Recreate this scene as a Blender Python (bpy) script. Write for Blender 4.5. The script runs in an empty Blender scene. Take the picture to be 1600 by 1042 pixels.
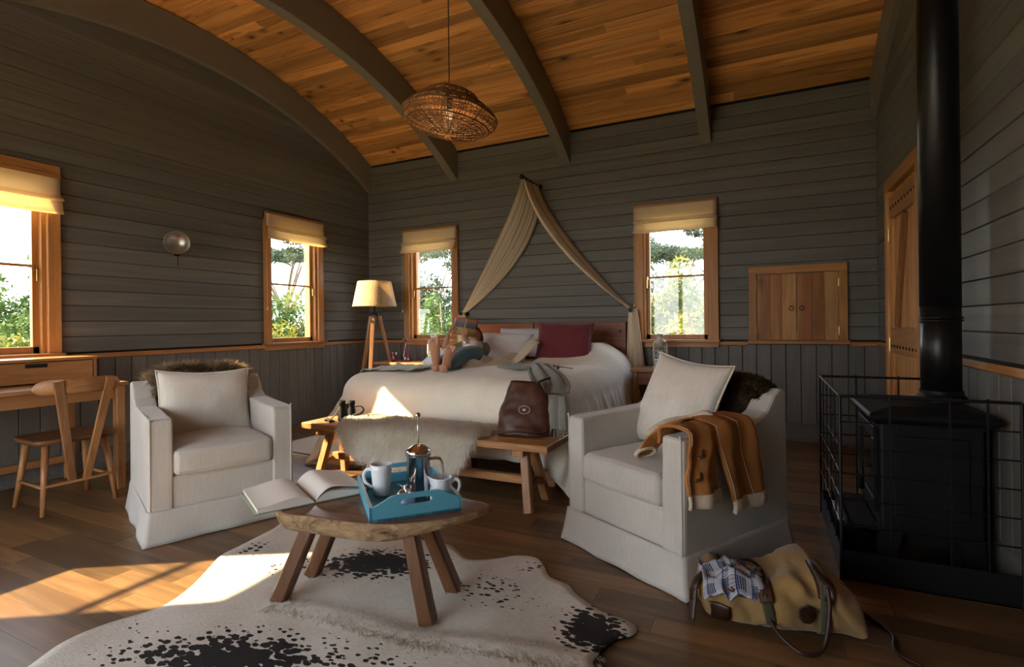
import bpy, bmesh, math, random
from mathutils import Vector, Matrix, noise
from math import sin, cos, pi, sqrt, atan2, hypot, radians

S = bpy.context.scene
COL = S.collection
rnd = random.Random(7)

# ------------------------------------------------------------------ camera, sky, sun, exposure
cam_d = bpy.data.cameras.new('camera')
cam = bpy.data.objects.new('camera', cam_d)
COL.objects.link(cam)
cam_d.lens = 18.43
cam_d.sensor_width = 36.0
cam_d.shift_y = -15.4 / 1600
cam_d.clip_start = 0.05
cam.matrix_world = (Matrix.Translation((0, 0, 1.11)) @ Matrix.Rotation(radians(25.75), 4, 'Z')
                    @ Matrix.Rotation(radians(90), 4, 'X') @ Matrix.Rotation(radians(-0.66), 4, 'Z'))
S.camera = cam
S.view_settings.view_transform = 'Standard'
S.view_settings.look = 'None'
S.view_settings.exposure = 1.25
S.view_settings.gamma = 1.0
S.view_settings.use_curve_mapping = False

wd = bpy.data.worlds.new('sky')
S.world = wd
wd.use_nodes = True
wn = wd.node_tree
bg = wn.nodes['Background']
tc = wn.nodes.new('ShaderNodeTexCoord')
sx = wn.nodes.new('ShaderNodeSeparateXYZ')
wr = wn.nodes.new('ShaderNodeValToRGB')
wr.color_ramp.elements[0].position = 0.0
wr.color_ramp.elements[0].color = (0.97, 0.98, 1.0, 1)
wr.color_ramp.elements[1].position = 0.9
wr.color_ramp.elements[1].color = (0.60, 0.75, 1.0, 1)
wn.links.new(tc.outputs['Generated'], sx.inputs[0])
wn.links.new(sx.outputs['Z'], wr.inputs[0])
wn.links.new(wr.outputs[0], bg.inputs['Color'])
bg.inputs['Strength'].default_value = 3.6

def add_light(name, kind, loc, energy, color, **kw):
    d = bpy.data.lights.new(name, kind)
    d.energy = energy
    d.color = color
    for k, v in kw.items():
        setattr(d, k, v)
    o = bpy.data.objects.new(name, d)
    COL.objects.link(o)
    o.location = loc
    return o

# low evening-morning sun, travelling to +x +y, about 29 degrees high
sun = add_light('sun', 'SUN', (-8, -8, 8), 16.0, (1.0, 0.77, 0.47), angle=radians(0.6))
sun.rotation_euler = Vector((0.85, 0.53, -0.565)).to_track_quat('-Z', 'Y').to_euler()

# ------------------------------------------------------------------ helpers
def link(o):
    COL.objects.link(o)
    return o

class MB:
    """collects shapes and links them as one mesh object"""
    def __init__(self):
        self.v, self.f, self.uv = [], [], None
    def add(self, vs, fs, M=None):
        b = len(self.v)
        self.v += [tuple(M @ Vector(p)) for p in vs] if M is not None else [tuple(p) for p in vs]
        self.f += [tuple(b + i for i in f) for f in fs]
        return self
    def box(self, x0, x1, y0, y1, z0, z1, M=None, b=0.0):
        if b <= 0:
            vs = [(x, y, z) for z in (z0, z1) for y in (y0, y1) for x in (x0, x1)]
            return self.add(vs, [(0, 2, 3, 1), (4, 5, 7, 6), (0, 1, 5, 4), (2, 6, 7, 3), (0, 4, 6, 2), (1, 3, 7, 5)], M)
        b = min(b, (x1 - x0) * .45, (y1 - y0) * .45, (z1 - z0) * .45)
        bm = bmesh.new()
        bmesh.ops.create_cube(bm, size=1)
        for v in bm.verts:
            v.co = ((v.co.x + .5) * (x1 - x0) + x0, (v.co.y + .5) * (y1 - y0) + y0, (v.co.z + .5) * (z1 - z0) + z0)
        bmesh.ops.bevel(bm, geom=bm.edges[:], offset=b, segments=1, affect='EDGES', profile=.5)
        return self.bm(bm, M)
    def bm(self, bm, M=None):
        bm.verts.index_update()
        self.add([v.co[:] for v in bm.verts], [[v.index for v in f.verts] for f in bm.faces], M)
        bm.free()
        return self
    def rbox(self, x0, x1, y0, y1, z0, z1, r, seg=3, M=None, cuts=0):
        bm = bmesh.new()
        bmesh.ops.create_cube(bm, size=1)
        for v in bm.verts:
            v.co = ((v.co.x + .5) * (x1 - x0) + x0, (v.co.y + .5) * (y1 - y0) + y0, (v.co.z + .5) * (z1 - z0) + z0)
        if cuts:
            bmesh.ops.subdivide_edges(bm, edges=bm.edges[:], cuts=cuts, use_grid_fill=True)
            es = [e for e in bm.edges if len(e.link_faces) == 2 and e.calc_face_angle(0) > .5]
        else:
            es = bm.edges[:]
        bmesh.ops.bevel(bm, geom=es, offset=r, segments=seg, affect='EDGES', profile=.5)
        return self.bm(bm, M)
    def cyl(self, p0, p1, r0, r1=None, n=12, caps=True):
        r1 = r0 if r1 is None else r1
        p0, p1 = Vector(p0), Vector(p1)
        q = (p1 - p0).to_track_quat('Z', 'Y')
        vs = [p0 + q @ Vector((r0 * cos(2 * pi * i / n), r0 * sin(2 * pi * i / n), 0)) for i in range(n)]
        vs += [p1 + q @ Vector((r1 * cos(2 * pi * i / n), r1 * sin(2 * pi * i / n), 0)) for i in range(n)]
        fs = [(i, (i + 1) % n, n + (i + 1) % n, n + i) for i in range(n)]
        if caps:
            fs += [tuple(range(n - 1, -1, -1)), tuple(range(n, 2 * n))]
        return self.add(vs, fs)
    def bar(self, p0, p1, w, d, up=(0, 0, 1), w1=None, d1=None):
        """rectangular bar from p0 to p1"""
        p0, p1 = Vector(p0), Vector(p1)
        z = (p1 - p0).normalized()
        x = Vector(up).cross(z)
        if x.length < 1e-4:
            x = Vector((1, 0, 0))
        x.normalize()
        y = z.cross(x)
        w1 = w if w1 is None else w1
        d1 = d if d1 is None else d1
        vs = []
        for p, a, c in ((p0, w, d), (p1, w1, d1)):
            e = min(a, c) * .12
            for sx_, sy_ in ((-1, -1), (1, -1), (1, 1), (-1, 1)):
                if sx_ * sy_ > 0:
                    vs += [p + x * sx_ * (a / 2) + y * sy_ * (c / 2 - e), p + x * sx_ * (a / 2 - e) + y * sy_ * (c / 2)]
                else:
                    vs += [p + x * sx_ * (a / 2 - e) + y * sy_ * (c / 2), p + x * sx_ * (a / 2) + y * sy_ * (c / 2 - e)]
        n = 8
        order = [1, 0, 2, 3, 5, 4, 6, 7]
        o0 = sorted(range(8), key=lambda i: atan2((vs[i] - p0).dot(y), (vs[i] - p0).dot(x)))
        vs = [vs[i] for i in o0] + [vs[8 + i] for i in o0]
        fs = [(i, (i + 1) % n, n + (i + 1) % n, n + i) for i in range(n)] + [tuple(range(n - 1, -1, -1)), tuple(range(n, 2 * n))]
        return self.add(vs, fs)
    def tube(self, pts, r, n=8, closed=False, flat=1.0):
        pts = [Vector(p) for p in pts]
        m = len(pts)
        rs = r if isinstance(r, (list, tuple)) else [r] * m
        vs, ref = [], None
        for i, p in enumerate(pts):
            a = pts[(i - 1) % m] if (closed or i > 0) else p
            c = pts[(i + 1) % m] if (closed or i < m - 1) else p
            t = (c - a).normalized()
            if ref is None:
                ref = Vector((0, 0, 1)) if abs(t.z) < .9 else Vector((1, 0, 0))
            x = (ref - t * ref.dot(t))
            if x.length < 1e-5:
                x = t.orthogonal()
            x.normalize()
            ref = x
            y = t.cross(x)
            vs += [p + (x * cos(2 * pi * k / n) * flat + y * sin(2 * pi * k / n)) * rs[i] for k in range(n)]
        fs = []
        for i in range(m if closed else m - 1):
            for k in range(n):
                j = (i + 1) % m
                fs.append((i * n + k, i * n + (k + 1) % n, j * n + (k + 1) % n, j * n + k))
        if not closed:
            fs += [tuple(range(n - 1, -1, -1)), tuple((m - 1) * n + k for k in range(n))]
        return self.add(vs, fs)
    def lathe(self, prof, n=24, c=(0, 0, 0), M=None):
        vs, fs = [], []
        for r, z in prof:
            vs += [(c[0] + r * cos(2 * pi * k / n), c[1] + r * sin(2 * pi * k / n), c[2] + z) for k in range(n)]
        for i in range(len(prof) - 1):
            for k in range(n):
                fs.append((i * n + k, i * n + (k + 1) % n, (i + 1) * n + (k + 1) % n, (i + 1) * n + k))
        if prof[0][0] > 1e-4:
            fs.append(tuple(range(n - 1, -1, -1)))
        if prof[-1][0] > 1e-4:
            fs.append(tuple((len(prof) - 1) * n + k for k in range(n)))
        return self.add(vs, fs, M)
    def prism(self, poly, h0, h1, axis='z', M=None):
        """polygon (2d) extruded along an axis; poly coordinates are the two other axes in order"""
        n = len(poly)
        def put(a, b, h):
            return {'z': (a, b, h), 'x': (h, a, b), 'y': (a, h, b)}[axis]
        vs = [put(a, b, h0) for a, b in poly] + [put(a, b, h1) for a, b in poly]
        fs = [(i, (i + 1) % n, n + (i + 1) % n, n + i) for i in range(n)] + [tuple(range(n - 1, -1, -1)), tuple(range(n, 2 * n))]
        return self.add(vs, fs, M)
    def grid(self, fn, nu, nv, cu=False, M=None, uv=True):
        b = len(self.v)
        vs = [fn(i / (nu if cu else nu - 1), j / (nv - 1)) for j in range(nv) for i in range(nu)]
        fs = []
        for j in range(nv - 1):
            for i in range(nu if cu else nu - 1):
                i2 = (i + 1) % nu
                fs.append((j * nu + i, j * nu + i2, (j + 1) * nu + i2, (j + 1) * nu + i))
        self.add(vs, fs, M)
        if uv:
            self.uv = self.uv or {}
            for j in range(nv):
                for i in range(nu):
                    self.uv[b + j * nu + i] = (i / (nu - 1), j / (nv - 1))
        return self
    def ball(self, c, r, n=12, m=8, s=(1, 1, 1)):
        prof = [(max(1e-5, sin(pi * i / m)) * r, -cos(pi * i / m) * r) for i in range(m + 1)]
        vs, fs = [], []
        for rr, z in prof:
            vs += [(c[0] + rr * cos(2 * pi * k / n) * s[0], c[1] + rr * sin(2 * pi * k / n) * s[1], c[2] + z * s[2]) for k in range(n)]
        for i in range(m):
            for k in range(n):
                fs.append((i * n + k, i * n + (k + 1) % n, (i + 1) * n + (k + 1) % n, (i + 1) * n + k))
        return self.add(vs, fs)
    def mesh(self, name, smooth=False, fix=True):
        me = bpy.data.meshes.new(name)
        me.from_pydata(self.v, [], self.f)
        if self.uv:
            l = me.uv_layers.new(name='UVMap')
            for lp in me.loops:
                l.data[lp.index].uv = self.uv.get(lp.vertex_index, (0, 0))
        if fix:
            bm = bmesh.new()
            bm.from_mesh(me)
            bmesh.ops.remove_doubles(bm, verts=bm.verts, dist=2e-5)
            bmesh.ops.recalc_face_normals(bm, faces=bm.faces)
            bm.to_mesh(me)
            bm.free()
        if smooth:
            me.polygons.foreach_set('use_smooth', [True] * len(me.polygons))
        me.update()
        return me
    def build(self, name, mat, parent=None, smooth=False, bevel=0, sub=0, solid=0, fix=True, **kw):
        me = self.mesh(name, smooth or sub > 0, fix)
        me.materials.append(mat)
        o = link(bpy.data.objects.new(name, me))
        if solid:
            m = o.modifiers.new('solid', 'SOLIDIFY'); m.thickness = solid; m.offset = 0
        if bevel:
            m = o.modifiers.new('bevel', 'BEVEL'); m.width = bevel; m.segments = 2; m.limit_method = 'ANGLE'; m.angle_limit = radians(40)
        if sub:
            m = o.modifiers.new('sub', 'SUBSURF'); m.levels = sub; m.render_levels = sub
        if smooth == 'auto':
            pass
        if parent is not None:
            o.parent = parent
        for k, v in kw.items():
            o[k] = v
        return o

def thing(name, label, cat, loc=(0, 0, 0), rz=0, group=None):
    o = link(bpy.data.objects.new(name, None))
    o.empty_display_size = .1
    o.location = loc
    o.rotation_euler = (0, 0, rz)
    o['label'] = label
    o['category'] = cat
    if group:
        o['group'] = group
    return o

def tag(o, label, cat, group=None, kind=None):
    o['label'] = label
    o['category'] = cat
    if group:
        o['group'] = group
    if kind:
        o['kind'] = kind
    return o

def struct(o, label=None):
    o['kind'] = 'structure'
    if label:
        o['label'] = label
    return o

def estruct(name, label=None):
    o = link(bpy.data.objects.new(name, None))
    o.empty_display_size = .1
    return struct(o, label)

def copy_tree(o, parent=None):
    c = o.copy()
    COL.objects.link(c)
    if parent is not None:
        c.parent = parent
    for ch in list(o.children):
        copy_tree(ch, c)
    return c

def inst(me, name, parent, M=None, **kw):
    o = link(bpy.data.objects.new(name, me))
    if parent is not None:
        o.parent = parent
    if M is not None:
        o.matrix_local = M
    for k, v in kw.items():
        o[k] = v
    return o

def nz(p, s=1.0):
    return noise.noise(Vector(p) * s)

def smoothstep(a, b, x):
    t = min(1, max(0, (x - a) / (b - a)))
    return t * t * (3 - 2 * t)

def spline(pts, n=8, closed=False):
    """Catmull-Rom through points"""
    P_ = [Vector(p) for p in pts]
    m = len(P_)
    out = []
    for i in range(m if closed else m - 1):
        g = lambda k: P_[k % m] if closed else P_[min(m - 1, max(0, k))]
        a, b, c, d = g(i - 1), g(i), g(i + 1), g(i + 2)
        for j in range(n):
            t = j / n
            out.append(.5 * ((2 * b) + (c - a) * t + (2 * a - 5 * b + 4 * c - d) * t * t + (3 * b - a - 3 * c + d) * t ** 3))
    if not closed:
        out.append(P_[-1])
    return out

# ------------------------------------------------------------------ materials
def lin(c):
    return tuple(((x / 12.92) if x <= .04045 else ((x + .055) / 1.055) ** 2.4) for x in c)

class NT:
    def __init__(self, name):
        self.m = bpy.data.materials.new(name)
        self.m.use_nodes = True
        self.t = self.m.node_tree
        self.b = self.t.nodes['Principled BSDF']
        self.out = self.t.nodes['Material Output']
    def n(self, typ, **kw):
        nd = self.t.nodes.new('ShaderNode' + typ)
        for k, v in kw.items():
            if k.startswith('i_'):
                k = k[2:].replace('_', ' ')
                nd.inputs[int(k) if k.isdigit() else k].default_value = v
            else:
                setattr(nd, k, v)
        return nd
    def l(self, a, b):
        self.t.links.new(a, b)
    def coords(self, scale=(1, 1, 1), kind='Object', jitter=True):
        tc_ = self.n('TexCoord')
        mp = self.n('Mapping')
        mp.inputs['Scale'].default_value = scale
        self.l(tc_.outputs[kind], mp.inputs['Vector'])
        if jitter:
            oi = self.n('ObjectInfo')
            mu = self.n('Math', operation='MULTIPLY')
            mu.inputs[1].default_value = 37.0
            self.l(oi.outputs['Random'], mu.inputs[0])
            cb = self.n('CombineXYZ')
            for k in range(3):
                self.l(mu.outputs[0], cb.inputs[k])
            self.l(cb.outputs[0], mp.inputs['Location'])
        return mp.outputs[0]
    def ramp(self, fac, stops):
        r = self.n('ValToRGB')
        e = r.color_ramp.elements
        while len(e) < len(stops):
            e.new(.5)
        for i, (p, c) in enumerate(stops):
            e[i].position = p
            e[i].color = (*c, 1)
        self.l(fac, r.inputs[0])
        return r.outputs[0]
    def mix(self, f, a, b, mode='MIX'):
        m = self.n('MixRGB', blend_type=mode)
        for s, k in ((f, 0), (a, 1), (b, 2)):
            if hasattr(s, 'links'):
                self.l(s, m.inputs[k])
            elif isinstance(s, (int, float)):
                m.inputs[k].default_value = s
            else:
                m.inputs[k].default_value = (*s, 1)
        return m.outputs[0]
    def bump(self, h, strength=.2, dist=.002):
        bp = self.n('Bump')
        bp.inputs['Strength'].default_value = strength
        bp.inputs['Distance'].default_value = dist
        self.l(h, bp.inputs['Height'])
        self.l(bp.outputs[0], self.b.inputs['Normal'])
    def base(self, c):
        if hasattr(c, 'links'):
            self.l(c, self.b.inputs['Base Color'])
        else:
            self.b.inputs['Base Color'].default_value = (*c, 1)
    def set(self, rough=.5, metal=0, spec=.5):
        self.b.inputs['Roughness'].default_value = rough
        self.b.inputs['Metallic'].default_value = metal
        self.b.inputs['Specular IOR Level'].default_value = spec
        return self

def plain(name, c, rough=.5, metal=0, spec=.5, bump=0, bscale=200):
    t = NT(name)
    t.base(c)
    t.set(rough, metal, spec)
    if bump:
        nt = t.n('TexNoise', i_Scale=bscale, i_Detail=2.0)
        t.l(t.coords(), nt.inputs['Vector'])
        t.bump(nt.outputs['Fac'], bump, .002)
    return t.m

def wood(name, c1, c2, c3, axis='x', rough=.45, scale=1.0, vary=.25, knots=False, spec=.4, bump=.15):
    """grain along the given local axis, tone differs from piece to piece"""
    t = NT(name)
    a, c = 1.6 * scale, 22.0 * scale
    sc = {'x': (a, c, c), 'y': (c, a, c), 'z': (c, c, a)}[axis]
    co = t.coords(sc)
    n1 = t.n('TexNoise', i_Scale=1.0, i_Detail=5.0, i_Roughness=.62, i_Distortion=1.1)
    t.l(co, n1.inputs['Vector'])
    col = t.ramp(n1.outputs['Fac'], [(.25, c1), (.5, c2), (.78, c3)])
    sc2 = {'x': (.5, 3, 3), 'y': (3, .5, 3), 'z': (3, 3, .5)}[axis]
    co2 = t.coords(tuple(x * scale for x in sc2))
    n2 = t.n('TexNoise', i_Scale=1.0, i_Detail=2.0)
    t.l(co2, n2.inputs['Vector'])
    col = t.mix(t.ramp(n2.outputs['Fac'], [(.4, (0, 0, 0)), (.7, (.6, .6, .6))]), col, c1)
    oi = t.n('ObjectInfo')
    v = t.ramp(oi.outputs['Random'], [(0, (1 - vary,) * 3), (.5, (1, 1, 1)), (1, (1 + vary * .6, 1 + vary * .45, 1 + vary * .3))])
    col = t.mix(1.0, col, v, 'MULTIPLY')
    if knots:
        sc3 = {'x': (6.5, 9.5, 9.5), 'y': (9.5, 5, 9.5), 'z': (9.5, 9.5, 5)}[axis]
        vo = t.n('TexVoronoi', i_Scale=.62)
        t.l(t.coords(sc3), vo.inputs['Vector'])
        k = t.ramp(vo.outputs['Distance'], [(.05, (1, 1, 1)), (.16, (.35, .35, .35)), (.3, (0, 0, 0))])
        col = t.mix(k, col, tuple(x * .25 for x in c1))
    t.base(col)
    t.set(rough, 0, spec)
    if bump:
        t.bump(n1.outputs['Fac'], bump, .0015)
    return t.m

def fabric(name, c1, c2, scale=260, rough=.95, bump=.35, blot=3.0, sheen=.25, spec=.1, kind='Object', crease=.25):
    t = NT(name)
    co = t.coords((1, 1, 1), kind)
    n1 = t.n('TexNoise', i_Scale=scale, i_Detail=2.0)
    t.l(co, n1.inputs['Vector'])
    mp = t.n('Mapping')
    mp.inputs['Scale'].default_value = (scale * .9, scale * .9, scale * .06)
    t.l(co, mp.inputs['Vector'])
    n3 = t.n('TexNoise', i_Scale=1.0, i_Detail=1.0)
    t.l(mp.outputs[0], n3.inputs['Vector'])
    n2 = t.n('TexNoise', i_Scale=blot, i_Detail=3.0)
    t.l(co, n2.inputs['Vector'])
    f = t.mix(.5, n1.outputs['Fac'], n3.outputs['Fac'])
    f = t.mix(.45, f, n2.outputs['Fac'])
    t.base(t.ramp(f, [(.3, c1), (.7, c2)]))
    t.set(rough, 0, spec)
    t.b.inputs['Sheen Weight'].default_value = sheen
    n4 = t.n('TexNoise', i_Scale=5.0, i_Detail=3.0, i_Distortion=.3)
    t.l(co, n4.inputs['Vector'])
    b0 = t.n('Bump')
    b0.inputs['Strength'].default_value = crease
    b0.inputs['Distance'].default_value = .03
    t.l(n4.outputs['Fac'], b0.inputs['Height'])
    t.bump(f, bump, .002)
    t.l(b0.outputs[0], t.b.inputs['Normal'].links[0].from_node.inputs['Normal'])
    return t.m

M = {}
M['wall'] = wood('grey_stained_boards', (.108, .104, .092), (.148, .143, .126), (.19, .184, .163), 'x', .55, .8, .14, spec=.35, bump=.12)
M['wall_v'] = wood('grey_stained_wainscot', (.110, .104, .093), (.148, .140, .126), (.186, .177, .160), 'z', .55, .8, .14, spec=.35, bump=.12)
M['backing'] = plain('wall_backing', (.012, .011, .010), .9)
M['rib'] = plain('olive_grey_paint', (.20, .178, .135), .6, bump=.05, bscale=60)
M['pine'] = wood('pine_ceiling_boards', (.34, .13, .034), (.80, .38, .105), (.92, .52, .19), 'x', .5, .9, .42, knots=True, spec=.3, bump=.1)
M['floor'] = wood('teak_floor_boards', (.105, .055, .023), (.20, .115, .050), (.33, .205, .098), 'x', .36, .7, .45, spec=.45, bump=.12)
M['cedar'] = wood('honey_window_wood', (.30, .125, .035), (.46, .21, .06), (.58, .29, .10), 'z', .42, .9, .16, spec=.4)
M['cedar_h'] = wood('honey_rail_wood', (.27, .11, .032), (.42, .19, .058), (.52, .26, .09), 'x', .42, .9, .16, spec=.4)
M['cedar_y'] = wood('honey_rail_wood_y', (.27, .11, .032), (.42, .19, .058), (.52, .26, .09), 'y', .42, .9, .16, spec=.4)
M['teak_x'] = wood('teak_x', (.24, .105, .035), (.40, .19, .068), (.52, .28, .11), 'x', .38, 1.0, .12)
M['teak_y'] = wood('teak_y', (.24, .105, .035), (.40, .19, .068), (.52, .28, .11), 'y', .38, 1.0, .12)
M['teak_z'] = wood('teak_z', (.20, .085, .030), (.36, .165, .06), (.48, .25, .10), 'z', .38, 1.0, .12)
M['dark_z'] = wood('oiled_leg_wood', (.075, .030, .012), (.14, .058, .023), (.20, .09, .038), 'z', .35, 1.2, .12)
M['dark_x'] = wood('oiled_slab_wood', (.10, .045, .02), (.19, .085, .038), (.28, .14, .065), 'x', .28, 1.0, .1)
M['redwood'] = wood('red_brown_bed_wood', (.13, .036, .012), (.25, .078, .025), (.34, .12, .042), 'x', .42, .9, .16, knots=False)
M['cabinet'] = wood('cupboard_wood', (.20, .075, .022), (.34, .14, .042), (.60, .32, .12), 'z', .4, .55, .3, knots=True)
M['cabinet_pale'] = wood('cupboard_sapwood', (.30, .12, .035), (.58, .32, .12), (.72, .45, .20), 'z', .4, .55, .2, knots=True)
M['doorwood'] = wood('door_pine', (.36, .15, .045), (.54, .27, .09), (.66, .37, .15), 'z', .45, .7, .18)
M['linen'] = fabric('linen_slipcover', (.42, .40, .365), (.60, .575, .53))
M['hide_cushion'] = fabric('cream_cushion', (.56, .52, .45), (.74, .70, .63), 160, blot=7)
M['bedspread'] = fabric('cream_bedspread', (.70, .64, .52), (.86, .80, .68), 220, blot=5)
M['white_cotton'] = fabric('white_cotton', (.68, .67, .68), (.82, .81, .82), 300, bump=.15)
M['cream_throw'] = fabric('cream_throw', (.55, .46, .33), (.72, .63, .48), 240)
M['burgundy'] = fabric('burgundy_linen', (.115, .022, .028), (.19, .042, .05), 300, blot=4)
M['grey_scarf'] = fabric('grey_green_wool', (.15, .15, .13), (.25, .25, .22), 260)
M['shawl'] = fabric('olive_shawl', (.26, .26, .17), (.50, .49, .38), 30)
M['black'] = plain('black_iron', (.006, .006, .007), .5, 0, .3)
M['stove'] = plain('black_cast_iron', (.005, .005, .006), .55, 0, .25, bump=.15, bscale=300)
M['flue'] = plain('black_enamel_flue', (.005, .005, .006), .36, 0, .35)
M['steel'] = plain('polished_steel', (.72, .72, .74), .14, 1.0)
M['brass'] = plain('aged_brass', (.55, .36, .13), .3, 1.0)
M['porcelain'] = plain('white_porcelain', (.74, .78, .82), .16, 0, .6)
M['blue'] = plain('turquoise_paint', (.095, .36, .50), .38, bump=.06, bscale=90)
M['blue_edge'] = plain('worn_turquoise_edge', (.42, .60, .62), .5)
M['paper'] = plain('book_paper', (.80, .77, .70), .8, bump=.1, bscale=40)
M['cover'] = plain('book_cover_green', (.28, .31, .22), .6)
M['rubber'] = plain('black_rubber', (.010, .010, .010), .8, 0, .2, bump=.2, bscale=400)
M['strap'] = plain('black_webbing', (.014, .013, .012), .75)
M['skin'] = plain('skin', (.50, .26, .16), .5, 0, .4, bump=.06, bscale=120)
M['jeans'] = fabric('teal_denim', (.045, .10, .125), (.085, .17, .20), 300)
M['shirt'] = fabric('white_shirt', (.70, .68, .64), (.84, .82, .78), 200)
M['jacket'] = fabric('olive_jacket', (.13, .105, .045), (.24, .20, .10), 200)
M['hair'] = plain('brown_hair', (.12, .06, .025), .5)
M['leather'] = None
M['glasspink'] = None

def leather(name, c1, c2, rough=.45, sc=6):
    t = NT(name)
    co = t.coords()
    n1 = t.n('TexNoise', i_Scale=sc, i_Detail=6.0, i_Roughness=.6)
    t.l(co, n1.inputs['Vector'])
    v = t.n('TexVoronoi', i_Scale=160.0)
    t.l(co, v.inputs['Vector'])
    t.base(t.ramp(n1.outputs['Fac'], [(.3, c1), (.7, c2)]))
    t.set(rough, 0, .4)
    t.bump(t.mix(.6, n1.outputs['Fac'], v.outputs['Distance']), .25, .003)
    return t.m
M['leather'] = leather('brown_bag_leather', (.030, .009, .005), (.095, .031, .014))
M['dark_leather'] = leather('dark_strap_leather', (.022, .008, .005), (.06, .022, .012))
M['suede'] = leather('tan_suede', (.30, .115, .028), (.46, .19, .05), .8, 4)
M['canvas'] = fabric('mustard_canvas', (.22, .13, .045), (.34, .215, .085), 350, blot=4, bump=.25)
M['webbing'] = fabric('olive_webbing', (.05, .05, .028), (.08, .08, .045), 300)
M['fleece'] = fabric('cream_fleece', (.46, .37, .27), (.66, .56, .43), 90, bump=1.0, blot=30)
M['fur_cream'] = None

def glass(name, tint=(1, 1, 1), gloss=.06, rough=.02):
    t = NT(name)
    tr = t.n('BsdfTransparent')
    tr.inputs[0].default_value = (*tint, 1)
    gl = t.n('BsdfGlossy')
    gl.inputs['Roughness'].default_value = rough
    fr = t.n('Fresnel')
    mx = t.n('MixShader')
    if gloss is None:
        t.l(fr.outputs[0], mx.inputs[0])
    else:
        mx.inputs[0].default_value = gloss
    t.l(tr.outputs[0], mx.inputs[1])
    t.l(gl.outputs[0], mx.inputs[2])
    t.l(mx.outputs[0], t.out.inputs['Surface'])
    return t.m
M['glass'] = glass('window_glass', (.97, .98, .97), .05)
M['lampglass'] = glass('lantern_glass', (.90, .92, .92), .12)
M['glasspink'] = glass('pink_glass', (.93, .58, .72), .14)
M['stoveglass'] = plain('dark_stove_glass', (.012, .012, .013), .08, 0, .6)

def blind_mat():
    """cream cloth that lets some daylight through"""
    t = NT('cream_blind_cloth')
    t.base((.80, .70, .54))
    t.set(.9, 0, .1)
    w = t.n('TexNoise', i_Scale=300.0)
    t.l(t.coords(), w.inputs['Vector'])
    t.bump(w.outputs['Fac'], .2, .001)
    tl = t.n('BsdfTranslucent')
    tl.inputs[0].default_value = (.90, .72, .46, 1)
    mx = t.n('MixShader')
    mx.inputs[0].default_value = .5
    t.l(t.b.outputs[0], mx.inputs[1])
    t.l(tl.outputs[0], mx.inputs[2])
    t.l(mx.outputs[0], t.out.inputs['Surface'])
    return t.m
M['blind'] = blind_mat()

def stripe_mat(name, base, dark, n=26, wd=.16, tl=.25):
    """fine dark stripes running along the length of the cloth (uv u)"""
    t = NT(name)
    uv = t.n('UVMap')
    sp = t.n('SeparateXYZ')
    t.l(uv.outputs[0], sp.inputs[0])
    m1 = t.n('Math', operation='MULTIPLY'); m1.inputs[1].default_value = n
    t.l(sp.outputs['X'], m1.inputs[0])
    fr = t.n('Math', operation='FRACT')
    t.l(m1.outputs[0], fr.inputs[0])
    lt = t.n('Math', operation='LESS_THAN'); lt.inputs[1].default_value = wd
    t.l(fr.outputs[0], lt.inputs[0])
    t.base(t.mix(lt.outputs[0], base, dark))
    t.set(.9, 0, .1)
    tr = t.n('BsdfTranslucent')
    tr.inputs[0].default_value = (base[0], base[1], base[2], 1)
    mx = t.n('MixShader'); mx.inputs[0].default_value = tl
    t.l(t.b.outputs[0], mx.inputs[1]); t.l(tr.outputs[0], mx.inputs[2])
    t.l(mx.outputs[0], t.out.inputs['Surface'])
    return t.m
M['drape'] = stripe_mat('striped_cream_drape', (.84, .73, .55), (.42, .32, .22), 12, .16, .35)

def fur_mat(name, root, tip, ln=.05):
    t = NT(name)
    oi = t.n('TexCoord')
    n1 = t.n('TexNoise', i_Scale=9.0, i_Detail=3.0)
    t.l(oi.outputs['Object'], n1.inputs['Vector'])
    t.base(t.ramp(n1.outputs['Fac'], [(.35, root), (.62, tip)]))
    t.set(.85, 0, .15)
    c_ = t.b.inputs['Base Color'].links[0].from_socket
    tl = t.n('BsdfTranslucent'); t.l(c_, tl.inputs[0])
    mx = t.n('MixShader'); mx.inputs[0].default_value = .45
    t.l(t.b.outputs[0], mx.inputs[1]); t.l(tl.outputs[0], mx.inputs[2]); t.l(mx.outputs[0], t.out.inputs['Surface'])
    return t.m
M['fur_cream'] = fur_mat('sheepskin_fur', (.88, .83, .72), (.97, .95, .89))
M['fur_tan'] = fur_mat('tan_fur', (.20, .125, .065), (.48, .36, .24))
M['fur_brown'] = fur_mat('brown_fur', (.035, .022, .010), (.10, .068, .035))

def ns(v):
    return v
# ------------------------------------------------------------------ the room
XL, XR, YB, YF = -4.765, 0.905, 5.49, -1.4
YC, RC, ZC = 3.024, 4.85, -0.951           # barrel vault: axis along x
EAVE = 3.227
def arch(y):
    return ZC + sqrt(max(0, RC * RC - (y - YC) ** 2)) if y > .56 else EAVE

TH = .16                                    # wall thickness behind the boards
WIN_B = [(-.806, 2.0), (-3.75, 2.0)]        # window centres on the back wall
WIN_L = [4.235, 1.655, -.15]                # and on the left wall
OZ0, OZ1, OHW = .93, 2.25, .325             # window opening
DOOR = (4.02, 4.86, 0, 2.10)                # opening of the plank door in the right wall
FRONT = (-4.3, -1.1, 0, 2.45)

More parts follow.
